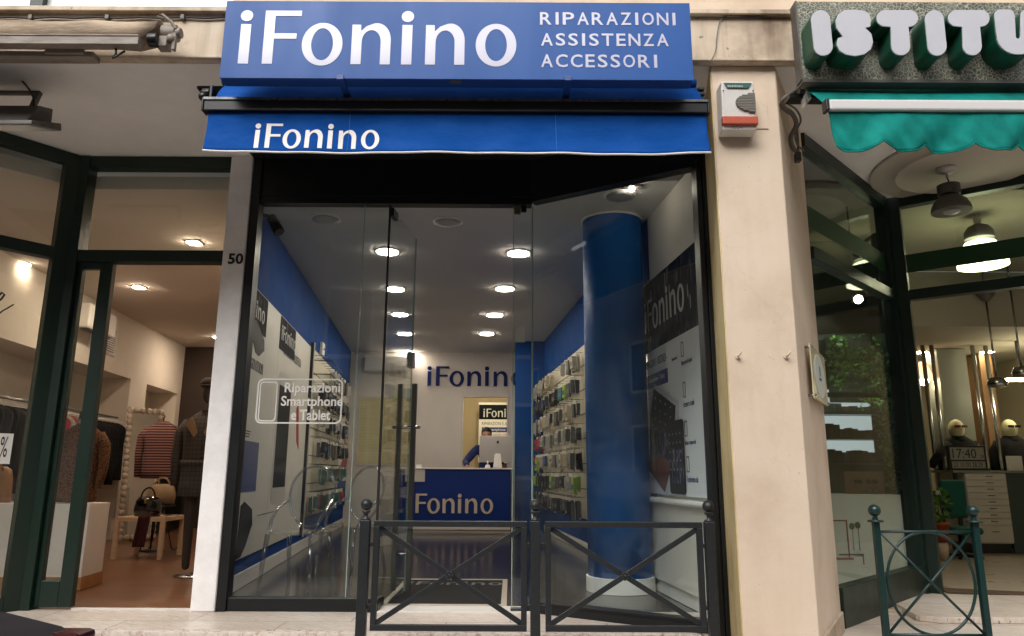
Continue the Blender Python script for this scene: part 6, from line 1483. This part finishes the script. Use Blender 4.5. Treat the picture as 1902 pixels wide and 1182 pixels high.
q = P(1713, 688, 11.3); T = thing('wall_lamp', 'glowing warm bell shaped lamp near the door jamb of the eyewear shop', 'wall lamp', q); part('shade', MB().lathe((q.x, q.y, q.z - .15), [(.13, 0), (.13, .08), (.09, .2), (.03, .28)], 24), mat('glowing peach glass', '#d8a878', .4, emis=1.5, ecol='#f0b888'), T); part('bulb', MB().ball((q.x, q.y, q.z - .16), .08, 12), M_LIGHTG, T); part('arm', MB().tube([(q.x, q.y, q.z + .13), (q.x, q.y + .3, q.z + .2), (q.x, 13.6, q.z + .2)], .01, 6), M_CHROME, T)
# track lamps
for k, (x, y) in enumerate([(1829, 540), (1874, 520)]):
    q = P(x, y, 9.2); b_ = P(x + 14, y + 165, 9.2)
    T = thing('track_lamp', ['rod mounted glass lamp left of the second one', 'rod mounted glass lamp at the far right'][k], 'lamp', (q.x, 9.2, 3.7))
    part('canopy', MB().lathe((q.x, 9.2, q.z), [(.14, 0), (.14, -.01), (.04, -.14), (.015, -.15)], 24), M_GREY, T); part('rod', MB().cyl((q.x, 9.2, q.z - .15), (q.x, 9.2, b_.z), .012, n=8), M_CHROME, T); part('rod_top', MB().cyl((q.x, 9.2, q.z), (q.x, 9.2, 3.756), .012, n=8), M_CHROME, T)
    part('shade', MB().lathe((q.x, 9.2, b_.z), [(.10, -.1), (.12, -.05), (.08, .02), (.02, .04)], 24), M_CHROME, T)
q = P(1885, 708, 10.5); T = thing('strip_light', 'white tube light at the far right above the busts', 'light', q); part('tube', MB().box(q.x - .1, q.x + .9, 10.5, 10.55, q.z, q.z + .04), M_LIGHTG, T); part('bracket', MB().box(q.x + .1, q.x + .13, 10.5, 10.54, q.z + .041, 2.999), M_GREY, T)
# counter with drawers
Y = 10.2; fc2 = FY(Y)
xc0, zc1 = fc2.px(1768, 874); xd0, _ = fc2.px(1790, 880); xd1, zd0 = fc2.px(1886, 1026)
T = thing('drawer_counter', 'pale counter with a stack of nine flat drawers', 'counter', ((xd0 + xd1) / 2, Y, 0))
part('top', MB().box(xc0, 8.4, Y - .03, Y + .6, zc1 - .03, zc1), M_GREYCOL, T, .003); part('carcass', MB().box(xd0, xd1, Y, Y + .55, .16, zc1 - .031), M_PLASTIC, T)
nz_ = [.085] * 8
z = zc1 - .045
for k in range(9):
    h = .085 if k < 8 else z - .17
    dr = part('drawer', MB().box(xd0 + .006, xd1 - .006, Y - .018, Y - .001, z - h + .008, z), M_OFFWHITE, T, .002); part('handle', MB().box((xd0 + xd1) / 2 - .0, (xd0 + xd1) / 2 + .09, Y - .03, Y - .019, z - h * .35 - .008, z - h * .35), M_BLACK, dr); z -= h
part('plinth', MB().box(xd0 + .02, xd1 - .02, Y + .03, Y + .5, .031, .159), M_BLACK, T); part('teal_panel', MB().box(xd1 + .002, 8.4, Y + .0, Y + .04, .031, zc1 - .031), mat('grey teal panel', '#3d4f4a', .5), T); part('leg', MB().box(xc0 + .04, xc0 + .08, Y + .02, Y + .06, .031, zc1 - .031), M_BLACKMET, T)
# clock
a = FY(10.1).px(1772, 872); b_ = FY(10.1).px(1838, 827); x0, x1 = a[0], b_[0]; z0, z1 = zc1, b_[1]
T = thing('digital_clock', 'black framed digital clock reading 17:40 on the counter', 'clock', (x0, 10.2, z0)); fk = FY(10.18)
part('case', MB().box(x0, x1, 10.2, 10.24, z0 + .001, z1), M_BLACK, T, .004); hh = z1 - z0
part('display', MB().box(x0 + .03, x1 - .03, 10.194, 10.1995, z0 + hh * .42, z1 - .03), M_LED, T); part('display', MB().box(x0 + .04, x1 - .03, 10.194, 10.1995, z0 + .03, z0 + hh * .36), M_LED, T)
f4 = FY(10.194); text('17:40', f4, x0 + .06, z0 + hh * .48, (x1 - x0) * .62, hh * .38, M_TXT, T, d=.0005); text('23 10 00 28.29', f4, x0 + .06, z0 + .045, (x1 - x0) * .75, hh * .2, M_TXT, T, d=.0005); text('29', f4, x1 - .09, z0 + hh * .48, .05, hh * .14, M_TXT, T, d=.0005)
# busts
def bust(px, Y, label, red):
    fb_ = FY(Y); cx, zt = fb_.px(px, 779); zl = fb_.px(px, 872)[1]
    T = thing('mannequin_bust', label, 'mannequin', (cx, Y, zl))
    hz = zt - .145
    mb = MB().ball((cx, Y, hz), .11, 20, .95, 1.1, 1.3).cyl((cx, Y + .01, hz - .12), (cx, Y + .01, hz - .25), .06, .065); mb.ball((cx - .0, Y - .12, hz - .01), .016, 8, .8, 1, 1.4); part('head', mb, M_BUST, T)
    c = Vector((cx + .03, Y + .03, zc1 - .36)); H = hz - .08 - c.z; o = torso(T, c, H, .50, .28, M_BLKCLOTH, None, nm='jacket', sl=.5)
    part('collar', MB().lathe((cx + .02, Y + .02, hz - .21), [(.10, 0), (.115, .05), (.10, .11)], 20), M_BLKCLOTH, o)
    part('glasses', MB().box(cx - .10, cx - .01, Y - .135, Y - .125, hz + .015, hz + .05).box(cx + .005, cx + .09, Y - .135, Y - .125, hz + .015, hz + .05).tube([(cx + .09, Y - .125, hz + .04), (cx + .115, Y, hz + .035)], .005, 5), red, T, .004)
    if px < 1800: a = Vector((cx - .15, Y, c.z + H * .82)); part('raised_sleeve', MB().tube([a, a + Vector((-.16, -.05, -.12)), a + Vector((-.34, -.1, -.30))], .07, 12, rs=[.085, .075, .055]), M_BLKCLOTH, o)
    part('stand', MB().cyl((cx + .03, Y + .03, .031), (cx + .03, Y + .03, c.z), .03, n=12), M_CHROME, T)
bust(1774, 10.95, 'pale bust with red glasses and black jacket behind the clock', mat('dark red lens', '#5c1510', .3))
bust(1872, 10.95, 'pale bust with dark glasses and black jacket at the far right', M_BLACK)
T = solo('card_box', MB().box(FY(10.25).px(1872, 850)[0], FY(10.25).px(1898, 850)[0], 10.25, 10.3, zc1 + .001, zc1 + .2), M_WHITE, 'white folded card beside the right bust on the counter', 'card', bevel=.003)
# teal chair, plant, mat
q = P(1782, 1000, 9.6)
T = thing('office_chair', 'teal upholstered chair before the drawer counter', 'chair', (q.x, 9.6, .03))
part('backrest', MB().box(q.x - .13, q.x + .20, 9.65, 9.73, .52, 1.0), M_TEALP, T, .06); part('seat', MB().box(q.x - .16, q.x + .25, 9.45, 9.85, .32, .42), M_TEALP, T, .05)
part('pole', MB().cyl((q.x + .04, 9.65, .08), (q.x + .04, 9.65, .32), .025, n=10), M_BLACKMET, T)
for k in range(5): part('foot', MB().bar((q.x + .04, 9.65, .07), (q.x + .04 + .25 * math.cos(k * 1.257 + .3), 9.65 + .25 * math.sin(k * 1.257 + .3), .05), .03, .03), M_BLACKMET, T)
q = P(1742, 965, 9.4)
T = thing('potted_plant', 'small houseplant in a terracotta pot beside the teal chair', 'plant', (q.x, 9.4, .03))
part('pot', MB().lathe((q.x, 9.4, .25), [(.09, 0), (.12, .2), (.13, .2), (.13, .23)], 24), M_TERRA, T); part('stand', MB().cyl((q.x, 9.4, .031), (q.x, 9.4, .249), .08, n=20), M_BIRCH, T)
random.seed(4); leaves('leaves', [(q.x - .12, q.x + .14, 9.3, 9.5, .50, .88)], 70, .13, M_LEAF, T); part('stem', MB().tube([(q.x, 9.4, .48), (q.x + .02, 9.4, .62), (q.x - .01, 9.4, .8)], .008, 5), M_LEAF, T)
T = thing('doormat', 'brown striped doormat in the eyewear shop doorway', 'doormat', (4.2, 6.8, .03))
part('mat', MB().zpoly([(3.87, 6.80), (6.2, 5.9), (6.4, 6.25), (3.95, 7.1)], .031, .04), mat('brown coir', '#5f4630', .95, var=.3, scale=30, bump=.5), T)
part('border', MB().zpoly([(3.92, 6.83), (6.2, 5.95), (6.21, 5.98), (3.93, 6.86)], .0405, .043), M_DKGREEN, T)

# ------------------------------------------------------------ parked car, its tail corner at the lower left
T = thing('parked_car', 'dark blue parked car whose tail shows at the lower left', 'car', (-3.6, 2.3, -.32))
cz = -.32
prof = [(-1.62, .28), (-1.57, .58), (-1.59, .745), (-1.70, .79), (-1.99, .86), (-2.3, .93), (-2.95, 1.28), (-3.4, 1.40), (-4.3, 1.38), (-5.1, .95), (-5.9, .82), (-6.05, .6), (-6.05, .3)]
def tk(x, z, s_): return 1.0 if z < .8 else 1 - .22 * (z - .8) / .6
rings = []
for j, s_ in enumerate((-1, -.96, 0, .96, 1)):
    rings.append([(x + (.06 if abs(s_) == 1 and x > -1.9 else 0) * -1, 2.15 + s_ * .84 * tk(x, z, 0), cz + z * (1 if abs(s_) < 1 else .985)) for x, z in prof])
part('body', MB().loft(rings), mat('dark blue car paint', '#0c1322', .5, metal=.0, coat=.0, spec=.03), T, .012)
part('rear_window', MB().hexa([(-2.33, 1.42, cz + .955), (-2.33, 2.88, cz + .955), (-2.9, 2.80, cz + 1.268), (-2.9, 1.5, cz + 1.268)], [(-2.325, 1.42, cz + .97), (-2.325, 2.88, cz + .97), (-2.895, 2.80, cz + 1.278), (-2.895, 1.5, cz + 1.278)]), M_SCREEN, T)
rl = mat('red tail lamp', '#3c0a0d', .2, coat=.2)
for yy in (1.33, 2.85): part('tail_lamp', MB().box(-1.84, -1.585, yy - .0, yy + .135, cz + .64, cz + .785), rl, T, .02)
part('bumper', MB().box(-1.70, -1.58, 1.36, 2.94, cz + .28, cz + .5), MATS['dark blue car paint'], T, .03)
for x in (-2.35, -5.15):
    for y in (1.36, 2.94):
        w__ = part('wheel', MB().lathe((x, y, cz + .31), [(.31, -.1), (.31, .1)], 28, axis='y'), M_RUB, T, .02); part('rim', MB().lathe((x, y + (.101 if y > 2 else -.111), cz + .31), [(.2, 0), (.2, .01), (.05, .012)], 20, axis='y'), M_CHROME, w__)
